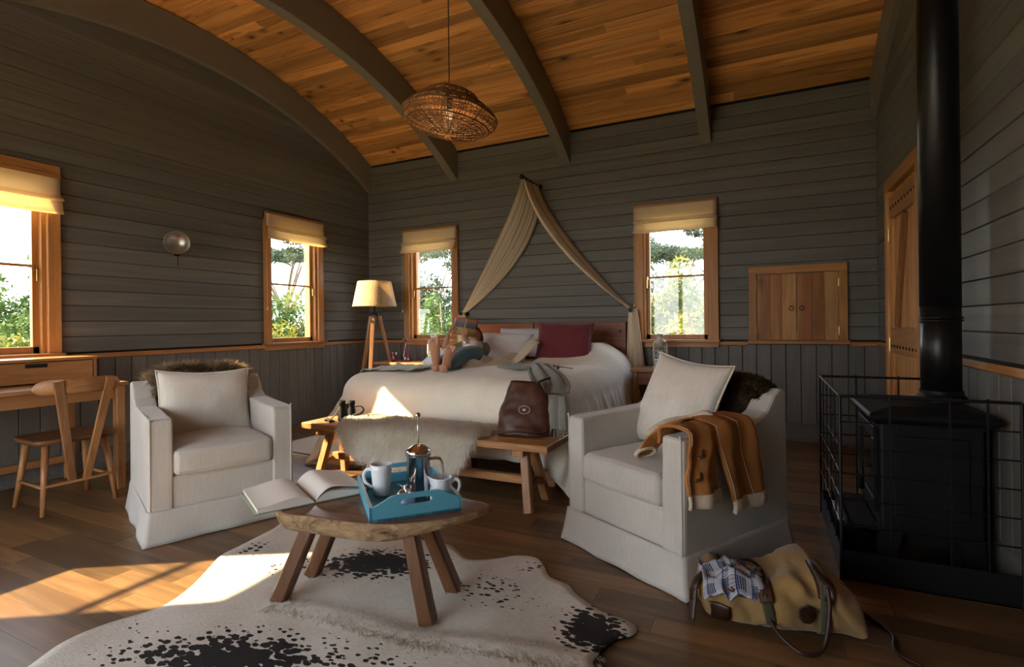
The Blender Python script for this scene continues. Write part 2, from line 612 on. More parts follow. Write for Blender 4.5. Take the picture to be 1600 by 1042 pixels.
def rects(a0, a1, z0, z1, holes):
    """split a wall rectangle around holes (a0,a1,z0,z1)"""
    out, xs = [], sorted({a0, a1, *[h[0] for h in holes], *[h[1] for h in holes]})
    for p, q in zip(xs, xs[1:]):
        hs = sorted([h for h in holes if h[0] <= p + 1e-6 and h[1] >= q - 1e-6], key=lambda h: h[2])
        z = z0
        for h in hs:
            if h[2] > z + 1e-6:
                out.append((p, q, z, h[2]))
            z = max(z, h[3])
        if z < z1 - 1e-6:
            out.append((p, q, z, z1))
    return out

def plank_mesh(name, h, mat, vert=False, th=.018, c=.0035):
    """a board one metre long with chamfered long edges; local y points into the room"""
    prof = [(0, 0), (th - c, 0), (th, c), (th, h - c), (th - c, h), (0, h)]
    m = MB()
    n = len(prof)
    if not vert:
        vs = [(0, y, z) for y, z in prof] + [(1, y, z) for y, z in prof]
    else:
        vs = [(z, y, 0) for y, z in prof] + [(z, y, 1) for y, z in prof]
    m.add(vs, [(i, (i + 1) % n, n + (i + 1) % n, n + i) for i in range(n)] + [tuple(range(n - 1, -1, -1)), tuple(range(n, 2 * n))])
    me = m.mesh(name)
    me.materials.append(mat)
    return me

PH, PW = .1195, .1225
PLANK = plank_mesh('plank', PH - .003, M['wall'])
PANEL = plank_mesh('wainscot_board', PW - .004, M['wall_v'], True)

def cut(spans, h0, h1):
    out = []
    for a, b in spans:
        if h1 <= a or h0 >= b:
            out.append((a, b))
        else:
            if h0 > a + .01:
                out.append((a, h0))
            if h1 < b - .01:
                out.append((h1, b))
    return out

def wall(name, label, origin, dirv, nrm, length, holes, ztop, rail_gaps=(), board_from=None):
    """origin is the floor point of s = 0; boards in front of a dark backing"""
    W = Matrix((( dirv[0], nrm[0], 0, origin[0]), (dirv[1], nrm[1], 0, origin[1]), (0, 0, 1, 0), (0, 0, 0, 1)))
    root = estruct(name, label)
    zmax = max(ztop(i / 40 * length) for i in range(41)) + .25
    b = MB()
    for p, q, z0, z1 in rects(-.15, length + .15, -.05, zmax, holes):
        b.box(p, q, -TH, -.001, z0, z1, W)
    b.build('backing', M['backing'], root)
    z, r = .93, rnd
    while z < zmax - .3:
        # span where the board stays under the vault
        ss = [i / 120 * length for i in range(121) if ztop(i / 120 * length) > z + .02]
        if not ss:
            break
        spans = [(min(ss), max(ss))]
        for h in holes:
            if h[2] < z + PH - .01 and h[3] > z + .01:
                spans = cut(spans, h[0], h[1])
        for a, e in spans:
            inst(PLANK, 'plank', root, W @ Matrix.Translation((a, r.uniform(-.0015, .0015), z)) @ Matrix.Diagonal((e - a, 1, 1, 1)))
        z += PH
    s = 0
    while s < length - .02:
        w = min(PW, length - s)
        if not any(h[0] < s + w - .02 and h[1] > s + .02 and h[2] < .5 for h in holes):
            inst(PANEL, 'wainscot_board', root, W @ Matrix.Translation((s, r.uniform(-.001, .001), .165)) @ Matrix.Diagonal((w / PW, 1, .72, 1)))
        s += PW
    return root, W

# back wall: s runs from the right corner to the left one
LB = XR - XL
hb = [(XR - (x + OHW), XR - (x - OHW), OZ0, OZ1) for x, _ in WIN_B]
wb, WB = wall('wall_back', 'grey boarded back wall behind the bed', (XR, YB), (-1, 0), (0, -1), LB, hb, lambda s: EAVE + .02)
LL = YB - YF
hl = [(YB - (y + OHW), YB - (y - OHW), OZ0, OZ1) for y in WIN_L]
wl, WL = wall('wall_left', 'grey boarded left gable wall with round top', (XL, YB), (0, -1), (1, 0), LL, hl, lambda s: arch(YB - s))
hr = [(DOOR[0] - YF, DOOR[1] - YF, DOOR[2], DOOR[3])]
wr_, WR = wall('wall_right', 'grey boarded right wall behind the stove', (XR, YF), (0, 1), (-1, 0), LL, hr, lambda s: arch(YF + s))
# front wall behind the camera, its glazed opening added and sized for fill light
wf = estruct('wall_front')
b = MB()
for p, q, z0, z1 in rects(XL - .15, XR + .15, -.05, 3.5, [FRONT]):
    b.box(p, q, YF - .15, YF, z0, z1)
b.build('backing', M['wall'], wf)
fd = estruct('fill_glazing')
b = MB()
nx = 5
for i in range(nx + 1):
    x = FRONT[0] + (FRONT[1] - FRONT[0]) * i / nx
    b.box(x - .04, x + .04, YF - .11, YF - .03, 0, FRONT[3])
b.box(FRONT[0], FRONT[1], YF - .11, YF - .03, FRONT[3] - .08, FRONT[3])
b.box(FRONT[0], FRONT[1], YF - .11, YF - .03, 0, .09)
b.build('frame', M['cedar'], fd)
for i in range(nx):
    x0 = FRONT[0] + (FRONT[1] - FRONT[0]) * i / nx + .04
    x1 = FRONT[0] + (FRONT[1] - FRONT[0]) * (i + 1) / nx - .04
    MB().box(x0, x1, YF - .073, YF - .067, .09, FRONT[3] - .08).build('pane', M['glass'], fd)

# ceiling boards: straight boards laid along x round the vault
ceil = estruct('ceiling', 'warm pine boarded barrel ceiling')
b = MB()
ang0, ang1 = math.asin((.56 - YC) / RC), math.asin((YB + .12 - YC) / RC)
b.grid(lambda u, v: (XL - .1 + u * (XR - XL + .2), YC + (RC + .045) * sin(ang0 + (ang1 - ang0) * v), ZC + (RC + .045) * cos(ang0 + (ang1 - ang0) * v)), 2, 40)
b.box(XL - .1, XR + .1, YF - .15, .62, EAVE + .03, EAVE + .1)
b.build('backing', M['backing'], ceil, solid=.04)
CW = .105
m = MB()
prof = [(-CW / 2 + .002, 0), (CW / 2 - .002, 0), (CW / 2 - .002, -.013), (CW / 2 - .006, -.018), (-CW / 2 + .006, -.018), (-CW / 2 + .002, -.013)]
n = 6
m.add([(0.0, y, z) for y, z in prof] + [(1.0, y, z) for y, z in prof], [(i, (i + 1) % n, n + (i + 1) % n, n + i) for i in range(n)] + [tuple(range(n - 1, -1, -1)), tuple(range(n, 2 * n))])
CB = m.mesh('ceiling_board')
CB.materials.append(M['pine'])
a = math.asin((YB - YC) / RC) - CW / RC / 2
row = 0
while a > ang0:
    x = XL
    cuts = [XL]
    xx = XL + rnd.uniform(.6, 2.4)
    while xx < XR - .5:
        cuts.append(xx)
        xx += rnd.uniform(1.5, 3.0)
    cuts.append(XR)
    for p, q in zip(cuts, cuts[1:]):
        Mx = (Matrix.Translation((p, YC + RC * sin(a), ZC + RC * cos(a))) @ Matrix.Rotation(-a, 4, 'X')
              @ Matrix.Translation((0, 0, .018 + rnd.uniform(-.0015, .0015))) @ Matrix.Diagonal((q - p - .002, 1, 1, 1)))
        inst(CB, 'ceiling_board', ceil, Mx)
    a -= CW / RC
    row += 1
y = YF + CW / 2
while y < .56:
    inst(CB, 'ceiling_board', ceil, Matrix.Translation((XL, y, EAVE + .02)) @ Matrix.Diagonal((XR - XL, 1, 1, 1)))
    y += CW

# arched ribs
def rib(x0, x1, name, label):
    m = MB()
    N = 48
    r0, r1 = RC - .012, RC - .318
    A0, A1 = math.asin((.56 - YC) / RC), math.asin((YB - YC - .001) / RC)
    vs, fs = [], []
    B0, B1 = -math.asin((YC - .56) / r1), math.asin((YB - YC - .001) / r1)
    for i in range(N + 1):
        t = i / N
        aa, bb = A0 + (A1 - A0) * t, B0 + (B1 - B0) * t
        o = (YC + r0 * sin(aa), ZC + r0 * cos(aa))
        q = (YC + r1 * sin(bb), ZC + r1 * cos(bb))
        vs += [(x0, *o), (x1, *o), (x1, *q), (x0, *q)]
    for i in range(N):
        for k in range(4):
            fs.append((i * 4 + k, i * 4 + (k + 1) % 4, i * 4 + 4 + (k + 1) % 4, i * 4 + 4 + k))
    fs += [(0, 1, 2, 3), (N * 4, N * 4 + 3, N * 4 + 2, N * 4 + 1)]
    m.add(vs, fs)
    return struct(m.build(name, M['rib'], None, bevel=.004), label)
for i, xc in enumerate((-3.405, -1.957, -.507)):
    rib(xc - .053, xc + .053, 'ceiling_beam', ['curved olive grey ceiling rib nearest the left wall', 'curved ceiling rib that carries the woven pendant', 'curved ceiling rib nearest the stove pipe'][i])
rib(XL, XL + .075, 'ceiling_beam', 'curved rib lying on the left gable wall')
rib(XR - .06, XR, 'ceiling_beam', 'curved rib lying on the right wall')

# floor boards along x
fl = estruct('floor', 'dark honey coloured wooden floor boards')
MB().box(XL - .15, XR + .15, YF - .15, YB + .15, -.12, -.021).build('backing', M['backing'], fl)
FW = .122
m = MB()
c = .0006
prof = [(.0006, -.02), (.0006, 0), (FW - .0006, 0), (FW - .0006, -.02)]
n = 4
m.add([(0.0, y, z) for y, z in prof] + [(1.0, y, z) for y, z in prof], [(i, (i + 1) % n, n + (i + 1) % n, n + i) for i in range(n)] + [tuple(range(n - 1, -1, -1)), tuple(range(n, 2 * n))])
FB = m.mesh('floor_board')
FB.materials.append(M['floor'])
y = YF
while y < YB:
    x = XL - rnd.uniform(0, .8)
    while x < XR:
        L = rnd.uniform(.8, 1.5) if y > .6 else 2.9
        p, q = max(x, XL), min(x + L, XR)
        if q - p > .02:
            inst(FB, 'floor_board', fl, Matrix.Translation((p, y, -rnd.uniform(0, .0008))) @ Matrix.Diagonal((q - p - .0015, 1, 1, 1)))
        x += L
    y += FW

# rails and baseboards
def rail(name, p0, p1, mat, zz=(.872, .915), dep=.034):
    (x0, y0), (x1, y1) = p0, p1
    m = MB()
    z0, z1 = zz
    if abs(x1 - x0) > abs(y1 - y0):
        s = -1
        m.prism([(YB - .018, z0), (YB - dep, z0 + .01), (YB - dep, z1 - .012), (YB - dep + .006, z1), (YB - .018, z1)], min(x0, x1), max(x0, x1), 'x')
    else:
        s = 1 if x0 < -2 else -1
        X = XL if s > 0 else XR
        m.prism([(X + s * .018, z0), (X + s * dep, z0 + .01), (X + s * dep, z1 - .012), (X + s * (dep - .006), z1), (X + s * .018, z1)], min(y0, y1), max(y0, y1), 'y')
    return struct(m.build(name, mat), None)
cas = .405
xs = [XL] + sorted([c_ for x, _ in WIN_B for c_ in (x - cas, x + cas)]) + [-.136, .66, XR]
for p, q in [(xs[0], xs[1]), (xs[2], xs[3]), (xs[4], -.15), (.675, XR)]:
    rail('trim_1', (p, YB), (q, YB), M['cedar_h'])
ys = [YF] + sorted([c_ for y_ in WIN_L for c_ in (y_ - cas, y_ + cas)]) + [YB]
for p, q in zip(ys[::2], ys[1::2]):
    rail('trim_2', (XL, p), (XL, q), M['cedar_y'])
rail('trim_3', (XR, YF), (XR, DOOR[0] - .09), M['cedar_y'])
rail('trim_3', (XR, DOOR[1] + .09), (XR, YB), M['cedar_y'])
for nm, x0, x1, y0, y1 in (('baseboard_back', XL, XR, YB - .024, YB), ('baseboard_left', XL, XL + .024, YF, YB),
                           ('baseboard_right', XR - .024, XR, YF, DOOR[0] - .09), ('baseboard_right', XR - .024, XR, DOOR[1] + .09, YB)):
    struct(MB().box(x0, x1, y0, y1, 0, .165, b=.004).build(nm, M['wall']))

# windows; local frame: x along the wall, y into the room, z up, origin on the wall face at floor level
def window(idx, Mx, label, handle=1, blind_bottom=2.02, blind_label=None):
    w = estruct('window_%d' % idx, label)
    w.matrix_world = Mx
    for s in (-1, 1):                       # casing legs
        MB().box(min(s * .325, s * .405), max(s * .325, s * .405), .0, .034, .915, 2.31, b=.003).build('casing', M['cedar'], w)
    MB().box(-.405, .405, .0, .036, 2.25, 2.315, b=.003).build('casing', M['cedar_h'], w)
    b = MB()
    for s in (-1, 1):
        b.box(min(s * .30, s * .326), max(s * .30, s * .326), -.17, .002, OZ0 - .02, OZ1)
    b.box(-.326, .326, -.17, .002, OZ1 - .025, OZ1)
    b.build('jamb', M['cedar'], w)
    MB().box(-.415, .415, -.17, .075, .905, .932, b=.004).build('sill', M['cedar_h'], w)
    MB().box(-.405, .405, .0, .034, .855, .905, b=.003).build('apron', M['cedar_h'], w)
    b = MB()
    for s in (-1, 1):
        b.box(min(s * .262, s * .302), max(s * .262, s * .302), -.085, -.045, .932, OZ1 - .025)
    b.box(-.302, .302, -.085, -.045, OZ1 - .075, OZ1 - .025)
    b.box(-.302, .302, -.085, -.045, .932, .982)
    b.build('sash', M['cedar'], w, bevel=.003)
    MB().box(-.264, .264, -.078, -.052, 1.562, 1.580).build('mullion', M['cedar_h'], w)
    MB().box(-.266, .266, -.067, -.063, .975, 1.565).build('pane', M['glass'], w)
    MB().box(-.266, .266, -.067, -.063, 1.577, OZ1 - .07).build('pane', M['glass'], w)
    h = MB()
    hx = .284 * handle
    h.box(hx - .009, hx + .009, -.045, -.038, 1.50, 1.58)
    h.cyl((hx, -.038, 1.54), (hx, -.018, 1.54), .006)
    h.bar((hx, -.018, 1.545), (hx, -.018, 1.46), .012, .007)
    h.build('handle', M['brass'], w)
    s_ = MB()
    s_.cyl((-.20 * handle, -.04, .945), (-.06 * handle, -.04, .95), .004)
    s_.ball((-.06 * handle, -.04, .95), .008, 8, 6)
    s_.build('stay', M['brass'], w)
    # roman blind hanging in front of the casing: a thing of its own
    if idx < 5:
        t = thing('roman_blind', blind_label, 'blind', (0, 0, 0), 0, 'cream roman blinds over the windows')
        t.matrix_world = Mx @ Matrix.Translation((0, 0, blind_bottom - 2.02))
    else:                                   # the fifth window lies outside the picture; its blind is one of its parts
        t = link(bpy.data.objects.new('blind', None))
        t.parent = w
        t.location = (0, 0, blind_bottom - 2.02)
    pr = [(2.292, .042), (2.285, .052), (2.24, .054), (2.19, .056), (2.155, .062), (2.140, .085), (2.125, .098), (2.115, .092), (2.118, .070),
          (2.128, .062), (2.122, .058), (2.09, .070), (2.05, .082), (2.032, .094), (2.022, .098), (2.018, .088), (2.03, .066)]
    pts = spline([(0, y_, z_) for z_, y_ in pr], 3)
    b = MB()
    b.grid(lambda u, v: (-.398 + .796 * u + .004 * sin(9 * v), pts[min(len(pts) - 1, int(round(v * (len(pts) - 1))))].y + .006 * nz((u * 4, v * 6, idx)) + .01 * (abs(u - .5) * 2) ** 8 * (v > .5),
                         pts[min(len(pts) - 1, int(round(v * (len(pts) - 1))))].z + (.006 * nz((u * 3, v * 3, idx + 9)) - .006 * sin(pi * u)) * v), 22, len(pts))
    b.build('cloth', M['blind'], t, smooth=True, solid=.003)
    MB().box(-.40, .40, .036, .058, 2.285, 2.31, b=.003).build('headrail', M['cedar_h'], t)
    # pull cord with an acorn
    c_ = MB()
    cx = .405
    c_.cyl((cx, .06, 2.0), (cx, .06, 1.30), .0022, n=6)
    c_.lathe([(.002, 0), (.010, .004), (.012, .02), (.004, .04)], 10, (cx, .06, 1.265))
    c_.build('pull_cord', M['cream_throw'], t)
    return w
def back_m(x):
    return Matrix(((-1, 0, 0, x), (0, -1, 0, YB - .018), (0, 0, 1, 0), (0, 0, 0, 1)))
def left_m(y):
    return Matrix(((0, 1, 0, XL + .018), (-1, 0, 0, y), (0, 0, 1, 0), (0, 0, 0, 1)))
window(1, left_m(WIN_L[1]), 'casement window above the desk', -1, 1.955, 'cream roman blind half lowered over the window above the desk')
window(2, left_m(WIN_L[0]), 'casement window right of the wall lamp', -1, 2.035, 'cream roman blind over the window between wall lamp and floor lamp')
window(3, back_m(WIN_B[1][0]), 'casement window between floor lamp and drape', 1, 2.02, 'cream roman blind over the window between floor lamp and bed drape')
window(4, back_m(WIN_B[0][0]), 'casement window right of the bed', 1, 2.02, 'cream roman blind over the window right of the bed')
window(5, left_m(WIN_L[2]), 'casement window at the near end of the left wall', -1, 1.80, 'cream roman blind over the unseen window near the desk end')

# plank door in the right wall (local x along +y world)
dr = estruct('door_1', 'honey pine plank door with studded rails')
dr.matrix_world = Matrix(((0, -1, 0, XR - .018), (1, 0, 0, (DOOR[0] + DOOR[1]) / 2), (0, 0, 1, 0), (0, 0, 0, 1)))
hw = (DOOR[1] - DOOR[0]) / 2
for s in (-1, 1):
    MB().box(min(s * (hw - .01), s * (hw + .085)), max(s * (hw - .01), s * (hw + .085)), -.1, .04, 0, 2.17, b=.004).build('casing', M['doorwood'], dr)
MB().box(-hw - .085, hw + .085, -.1, .042, 2.08, 2.17, b=.004).build('casing', M['cedar_h'], dr)
for i in range(7):
    x0 = -hw + .012 + i * (2 * hw - .024) / 7
    MB().box(x0 + .001, x0 + (2 * hw - .024) / 7 - .001, -.02, .004, .01, 2.075, b=.003).build('door_plank', M['doorwood'], dr)
for z0, z1 in ((1.86, 2.03), (.86, 1.05), (.06, .26)):
    MB().box(-hw + .02, hw - .02, .004, .026, z0, z1, b=.004).build('ledge', M['cedar_h'], dr)
for s in (-1, 1):
    MB().box(min(s * (hw - .12), s * (hw - .02)), max(s * (hw - .12), s * (hw - .02)), .004, .025, .26, 1.86, b=.004).build('stile', M['doorwood'], dr)
MB().bar((.24, .015, 1.06), (-.02, .015, 1.85), .10, .02, (0, 1, 0)).build('brace', M['cabinet'], dr)
st = MB()
for z in (1.945, .91):
    for i in range(9):
        st.ball((-hw + .07 + i * (2 * hw - .14) / 8, .026, z), .012, 8, 6, (1, .6, 1))
st.build('studs', M['black'], dr)
for z in (.92, 1.75):
    MB().cyl((hw - .008, .03, z - .05), (hw - .008, .03, z + .05), .009).build('hinge', M['brass'], dr)
MB().box(-hw - .2, hw + .2, -.4, -.3, 0, 2.3).build('light_block', M['wall'], dr)  # unseen panel added behind the door to block light
# ------------------------------------------------------------------ soft shapes
def pillow_mesh(w, h, t, n=22, pinch=.07, seed=0, wr=.006, sag=0):
    """stuffed square cushion in the xz plane, thickness along y"""
    m = MB()
    def side(sg):
        def fn(u, v):
            a, b = 2 * u - 1, 2 * v - 1
            k = max(0, (1 - abs(a) ** 2.6)) ** .55 * max(0, (1 - abs(b) ** 2.6)) ** .55
            e = 1 - pinch * (1 - abs(b) ** 2) * abs(a) ** 3
            f = 1 - pinch * (1 - abs(a) ** 2) * abs(b) ** 3
            nn = wr * (nz((a * 2.3 + seed, b * 2.3, sg)) + .5 * nz((a * 6, b * 6 + seed, sg)))
            return (a * w / 2 * e, sg * (t / 2 * k + nn * k) , b * h / 2 * f + sag * (-(1 - a * a)) * (b > 0) * b)
        return fn
    m.grid(side(1), n, n)
    m.grid(side(-1), n, n)
    return m

def cushion(name, label, cat, mat, w, h, t, Mx, seed=0, group=None, welt=True, pinch=.07, wr=.006, sag=0, parts='cover'):
    tt = thing(name, label, cat, group=group)
    tt.matrix_world = Mx
    pillow_mesh(w, h, t, 26, pinch, seed, wr, sag).build(parts, mat, tt, smooth=True)
    if welt:
        p = []
        N = 20
        for s in range(4):
            for i in range(N):
                a = -1 + 2 * i / N
                q = {0: (a, -1), 1: (1, a), 2: (-a, 1), 3: (-1, -a)}[s]
                e = 1 - pinch * (1 - abs(q[1]) ** 2) * abs(q[0]) ** 3
                f = 1 - pinch * (1 - abs(q[0]) ** 2) * abs(q[1]) ** 3
                p.append((q[0] * w / 2 * e, 0, q[1] * h / 2 * f + sag * (-(1 - q[0] ** 2)) * (q[1] > 0) * q[1]))
        MB().tube(p, .005, 6, True).build('welt', mat, tt, smooth=True)
    return tt

def fur_strands(surf, count, ln, mat, parent, name='fur', seed=1, droop=.5, wid=.0022, comb=(0, 0, -1), jitter=.6):
    """many fine tapering blades standing on surf(u,v)->(point, normal)"""
    r = random.Random(seed)
    vs, fs = [], []
    comb = Vector(comb)
    for _ in range(count):
        u, v = r.random(), r.random()
        p, nn = surf(u, v)
        l = ln * r.uniform(.55, 1.15)
        d = (nn + Vector((r.uniform(-1, 1), r.uniform(-1, 1), r.uniform(-1, 1))) * jitter).normalized()
        sd = d.orthogonal().normalized()
        sd = Matrix.Rotation(r.uniform(0, 6.28), 3, d) @ sd
        w_ = wid * r.uniform(.7, 1.5)
        q = p + d * l * .5
        e = q + (d * (1 - droop) + comb * droop).normalized() * l * .5
        b = len(vs)
        vs += [p - sd * w_, p + sd * w_, q - sd * w_ * .8, q + sd * w_ * .8, e]
        fs += [(b, b + 1, b + 3, b + 2), (b + 2, b + 3, b + 4)]
    me = bpy.data.meshes.new(name)
    me.from_pydata([tuple(v) for v in vs], [], fs)
    me.polygons.foreach_set('use_smooth', [True] * len(me.polygons))
    me.materials.append(mat)
    o = link(bpy.data.objects.new(name, me))
    o.parent = parent
    o['kind'] = 'stuff'
    return o

# ------------------------------------------------------------------ slipcovered armchairs
def armchair(label, loc, rz, seed, group=None):
    t = thing('armchair', label, 'armchair', (*loc, 0), rz, group)
    W, D = .72, .76
    hw, hd = W / 2, D / 2
    def wr(v, amp=.004, sc=6):
        n_ = noise.noise_vector(Vector(v) * sc + Vector((seed, seed, 0)))
        return (v[0] + n_.x * amp, v[1] + n_.y * amp, v[2] + n_.z * amp)
    # side profile of one arm (y, z): y = -hd is the front
    prof = [(-hd, .12), (-hd, .636), (-.12, .641), (.12, .652), (.215, .69), (.275, .755), (.325, .785), (hd, .783), (hd + .005, .12)]
    for s in (-1, 1):
        bm = bmesh.new()
        x0, x1 = (s * hw, s * (hw - .115))
        f0 = [bm.verts.new((x0 + s * .0, y, z)) for y, z in prof]
        f1 = [bm.verts.new((x1, y, z)) for y, z in prof]
        n_ = len(prof)
        bm.faces.new(f0); bm.faces.new(f1[::-1])
        for i in range(n_):
            bm.faces.new((f0[i], f0[(i + 1) % n_], f1[(i + 1) % n_], f1[i]))
        bmesh.ops.recalc_face_normals(bm, faces=bm.faces[:])
        bmesh.ops.bevel(bm, geom=[e for e in bm.edges if len(e.link_faces) == 2 and e.calc_face_angle(0) > .9], offset=.02, segments=3, affect='EDGES', profile=.6)
        bmesh.ops.triangulate(bm, faces=[f for f in bm.faces if len(f.verts) > 4])
        bmesh.ops.subdivide_edges(bm, edges=bm.edges[:], cuts=1)
        for v in bm.verts:
            v.co = Vector(wr(v.co, .006, 5))
        MB().bm(bm).build('arm', M['linen'], t, smooth=False)
        # seam piping down the front edge and along the arm top
        pp = [(s * (hw - .012), -hd + .003, .16), (s * (hw - .012), -hd + .002, .61), (s * (hw - .012), -hd + .02, .634), (s * (hw - .012), -.1, .641), (s * (hw - .012), .12, .650)]
        MB().tube(spline(pp, 5), .0045, 6).build('piping', M['linen'], t, smooth=True)
    # back
    m = MB()
    def bk(u, v):
        x = (2 * u - 1) * (hw - .02)
        top = .80 - .055 * abs(2 * u - 1) ** 5
        ring = [(.235, .36), (.245, .5), (.27, .66), (.285, .76), (.30, top - .005), (.335, top + .006), (.365, top - .006), (hd - .002, .74), (hd + .006, .5), (hd + .008, .13)]
        k = v * (len(ring) - 1)
        i = min(len(ring) - 2, int(k)); f = k - i
        y = ring[i][0] * (1 - f) + ring[i + 1][0] * f
        z = ring[i][1] * (1 - f) + ring[i + 1][1] * f
        return wr((x, y, z), .008, 5)
    m.grid(bk, 24, 30)
    m.build('backrest', M['linen'], t, smooth=True, solid=.01)
    # front panel and skirt
    m = MB()
    m.rbox(-hw + .01, hw - .01, -hd + .012, hd - .02, .11, .335, .02, 2)
    m.build('seat_base', M['linen'], t, smooth=False)
    m = MB()
    def per(a):
        """rounded-rectangle perimeter, a in 0..1, starting at front left"""
        L = [W, D, W, D]
        s_ = a * 2 * (W + D)
        for k in range(4):
            if s_ <= L[k] or k == 3:
                break
            s_ -= L[k]
        return [(-hw + s_, -hd), (hw, -hd + s_), (hw - s_, hd), (-hw, hd - s_)][k]
    def sk(u, v):
        x, y = per(u % 1.0)
        z = .165 * (1 - v) + .004
        fl_ = .002 + .022 * v ** 1.2
        d = Vector((x / hw, y / hd))
        cx = smoothstep(.6, 1.0, abs(d.x)); cy = smoothstep(.6, 1.0, abs(d.y))
        fold = .007 * v * nz((x * 5 + seed, y * 5, 0)) + .004 * v * sin(x * 23 + y * 19 + seed)
        ex = (fl_ + fold) * (1 if x > 0 else -1) * cx
        ey = (fl_ + fold) * (1 if y > 0 else -1) * cy
        return (x + ex, y + ey, z + .004 * nz((x * 3, y * 3, seed)) * v)
    m.grid(sk, 152, 9, cu=True)
    m.build('skirt', M['linen'], t, smooth=True, solid=.006)
    q = []
    for i in range(148):
        x, y = per(i / 148)
        q.append((x * 1.004, y * 1.004, .168))
    MB().tube(q, .0025, 5, True).build('piping', M['linen'], t, smooth=True)
    # seat cushion, crowned, with a welt along its top front edge
    m = MB()
    cw, y0, y1 = hw - .112, -hd - .012, .25
    def seat(u, v):
        th = 2 * pi * v
        ay = .5 * (1 - cos(pi * min(1, max(0, 1))))
        return None
    bm = bmesh.new()
    bmesh.ops.create_cube(bm, size=1)
    for v in bm.verts:
        v.co = (v.co.x * 2 * cw, (v.co.y + .5) * (y1 - y0) + y0, (v.co.z + .5) * .142 + .328)
    bmesh.ops.bevel(bm, geom=bm.edges[:], offset=.045, segments=4, affect='EDGES', profile=.6)
    bmesh.ops.triangulate(bm, faces=[])
    bmesh.ops.subdivide_edges(bm, edges=bm.edges[:], cuts=6, use_grid_fill=True)
    for v in bm.verts:
        x, y, z = v.co
        a, b_ = x / cw, (y - (y0 + y1) / 2) / ((y1 - y0) / 2)
        dome = max(0, 1 - a * a) * max(0, 1 - b_ ** 4)
        if z > .40:
            v.co.z += .026 * dome + .006 * nz((x * 5 + seed, y * 5, 2)) + .004 * nz((x * 14, y * 14 + seed, 1))
        v.co.y += -.012 * max(0, 1 - a * a) * (1 if b_ < -.9 else 0) + .004 * nz((x * 9, seed, z * 20)) * (b_ < -.8)
    MB().bm(bm).build('seat_cushion', M['linen'], t, smooth=True)
    return t

AL = armchair('cream slipcovered armchair in front of the desk end, fur over its back', (-3.035, 2.065), radians(67), 1.3)
AR = armchair('cream slipcovered armchair by the stove with a tan jacket on its arm', (-.415, 2.69), radians(-30.7), 5.1)

def chair_m(ch, x, y, z, rx=0, rz=0, ry=0):
    base = Matrix.Translation(ch.location) @ Matrix.Rotation(ch.rotation_euler.z, 4, 'Z')
    return base @ Matrix.Translation((x, y, z)) @ Matrix.Rotation(rz, 4, 'Z') @ Matrix.Rotation(rx, 4, 'X') @ Matrix.Rotation(ry, 4, 'Y')

cushion('cushion', 'cream hide cushion leaning back in the armchair beside the desk', 'cushion', M['hide_cushion'], .51, .41, .15,
        chair_m(AL, -.005, .11, .648, radians(-17), 0, radians(2)), 2, sag=.01)
cushion('cushion', 'large cream square cushion standing tilted in the armchair by the stove', 'cushion', M['hide_cushion'], .50, .50, .16,
        chair_m(AR, -.05, .10, .69, radians(-24), radians(-4), radians(6)), 8, sag=.01)

def fur_throw(name, label, ch, w, drop_f, drop_b, mat, ln, cnt, seed, x0=0):
    t = thing(name, label, 'fur throw')
    t.matrix_world = Matrix.Translation(ch.location) @ Matrix.Rotation(ch.rotation_euler.z, 4, 'Z')
    ring = [(.25, .80 - drop_f), (.262, .72), (.270, .785), (.292, .828), (.335, .838), (.372, .824), (.392, .775), (.40, .80 - drop_b)]
    pts = spline([(0, a, b) for a, b in ring], 4)
    def f(u, v):
        k = v * (len(pts) - 1); i = min(len(pts) - 2, int(k)); q = pts[i].lerp(pts[i + 1], k - i)
        ed = .04 * nz((v * 5, seed, 0)) + .02 * nz((v * 13, seed, 3))
        x = x0 + (2 * u - 1) * (w / 2 + ed)
        return Vector((x, q.y + .004 * nz((x * 9, v * 9, seed)), q.z - .05 * abs(2 * u - 1) ** 5 + .008 * nz((x * 8, v * 6, seed))))
    MB().grid(lambda u, v: tuple(f(u, v)), 22, len(pts)).build('hide', mat, t, smooth=True, solid=.008)
    def sf(u, v):
        p = f(u, v); a = f(min(1, u + .01), v) - p; b = f(u, min(1, v + .01)) - p
        n_ = a.cross(b)
        if n_.length < 1e-9:
            n_ = Vector((0, 0, 1))
        n_.normalize()
        if n_.z < -.3 or (n_.z < .2 and (n_.y > 0) != (p.y > .33)):
            n_ = -n_
        return p, n_
    fur_strands(sf, cnt, ln, mat, t, seed=seed, droop=.35)
    return t
fur_throw('fur_throw', 'shaggy tan fur over the back of the armchair beside the desk', AL, .54, .12, .2, M['fur_tan'], .075, 9000, 3, .0)
fur_throw('fur_throw', 'dark brown fur over the back of the armchair by the stove', AR, .50, .35, .25, M['fur_brown'], .022, 7000, 4, .06)

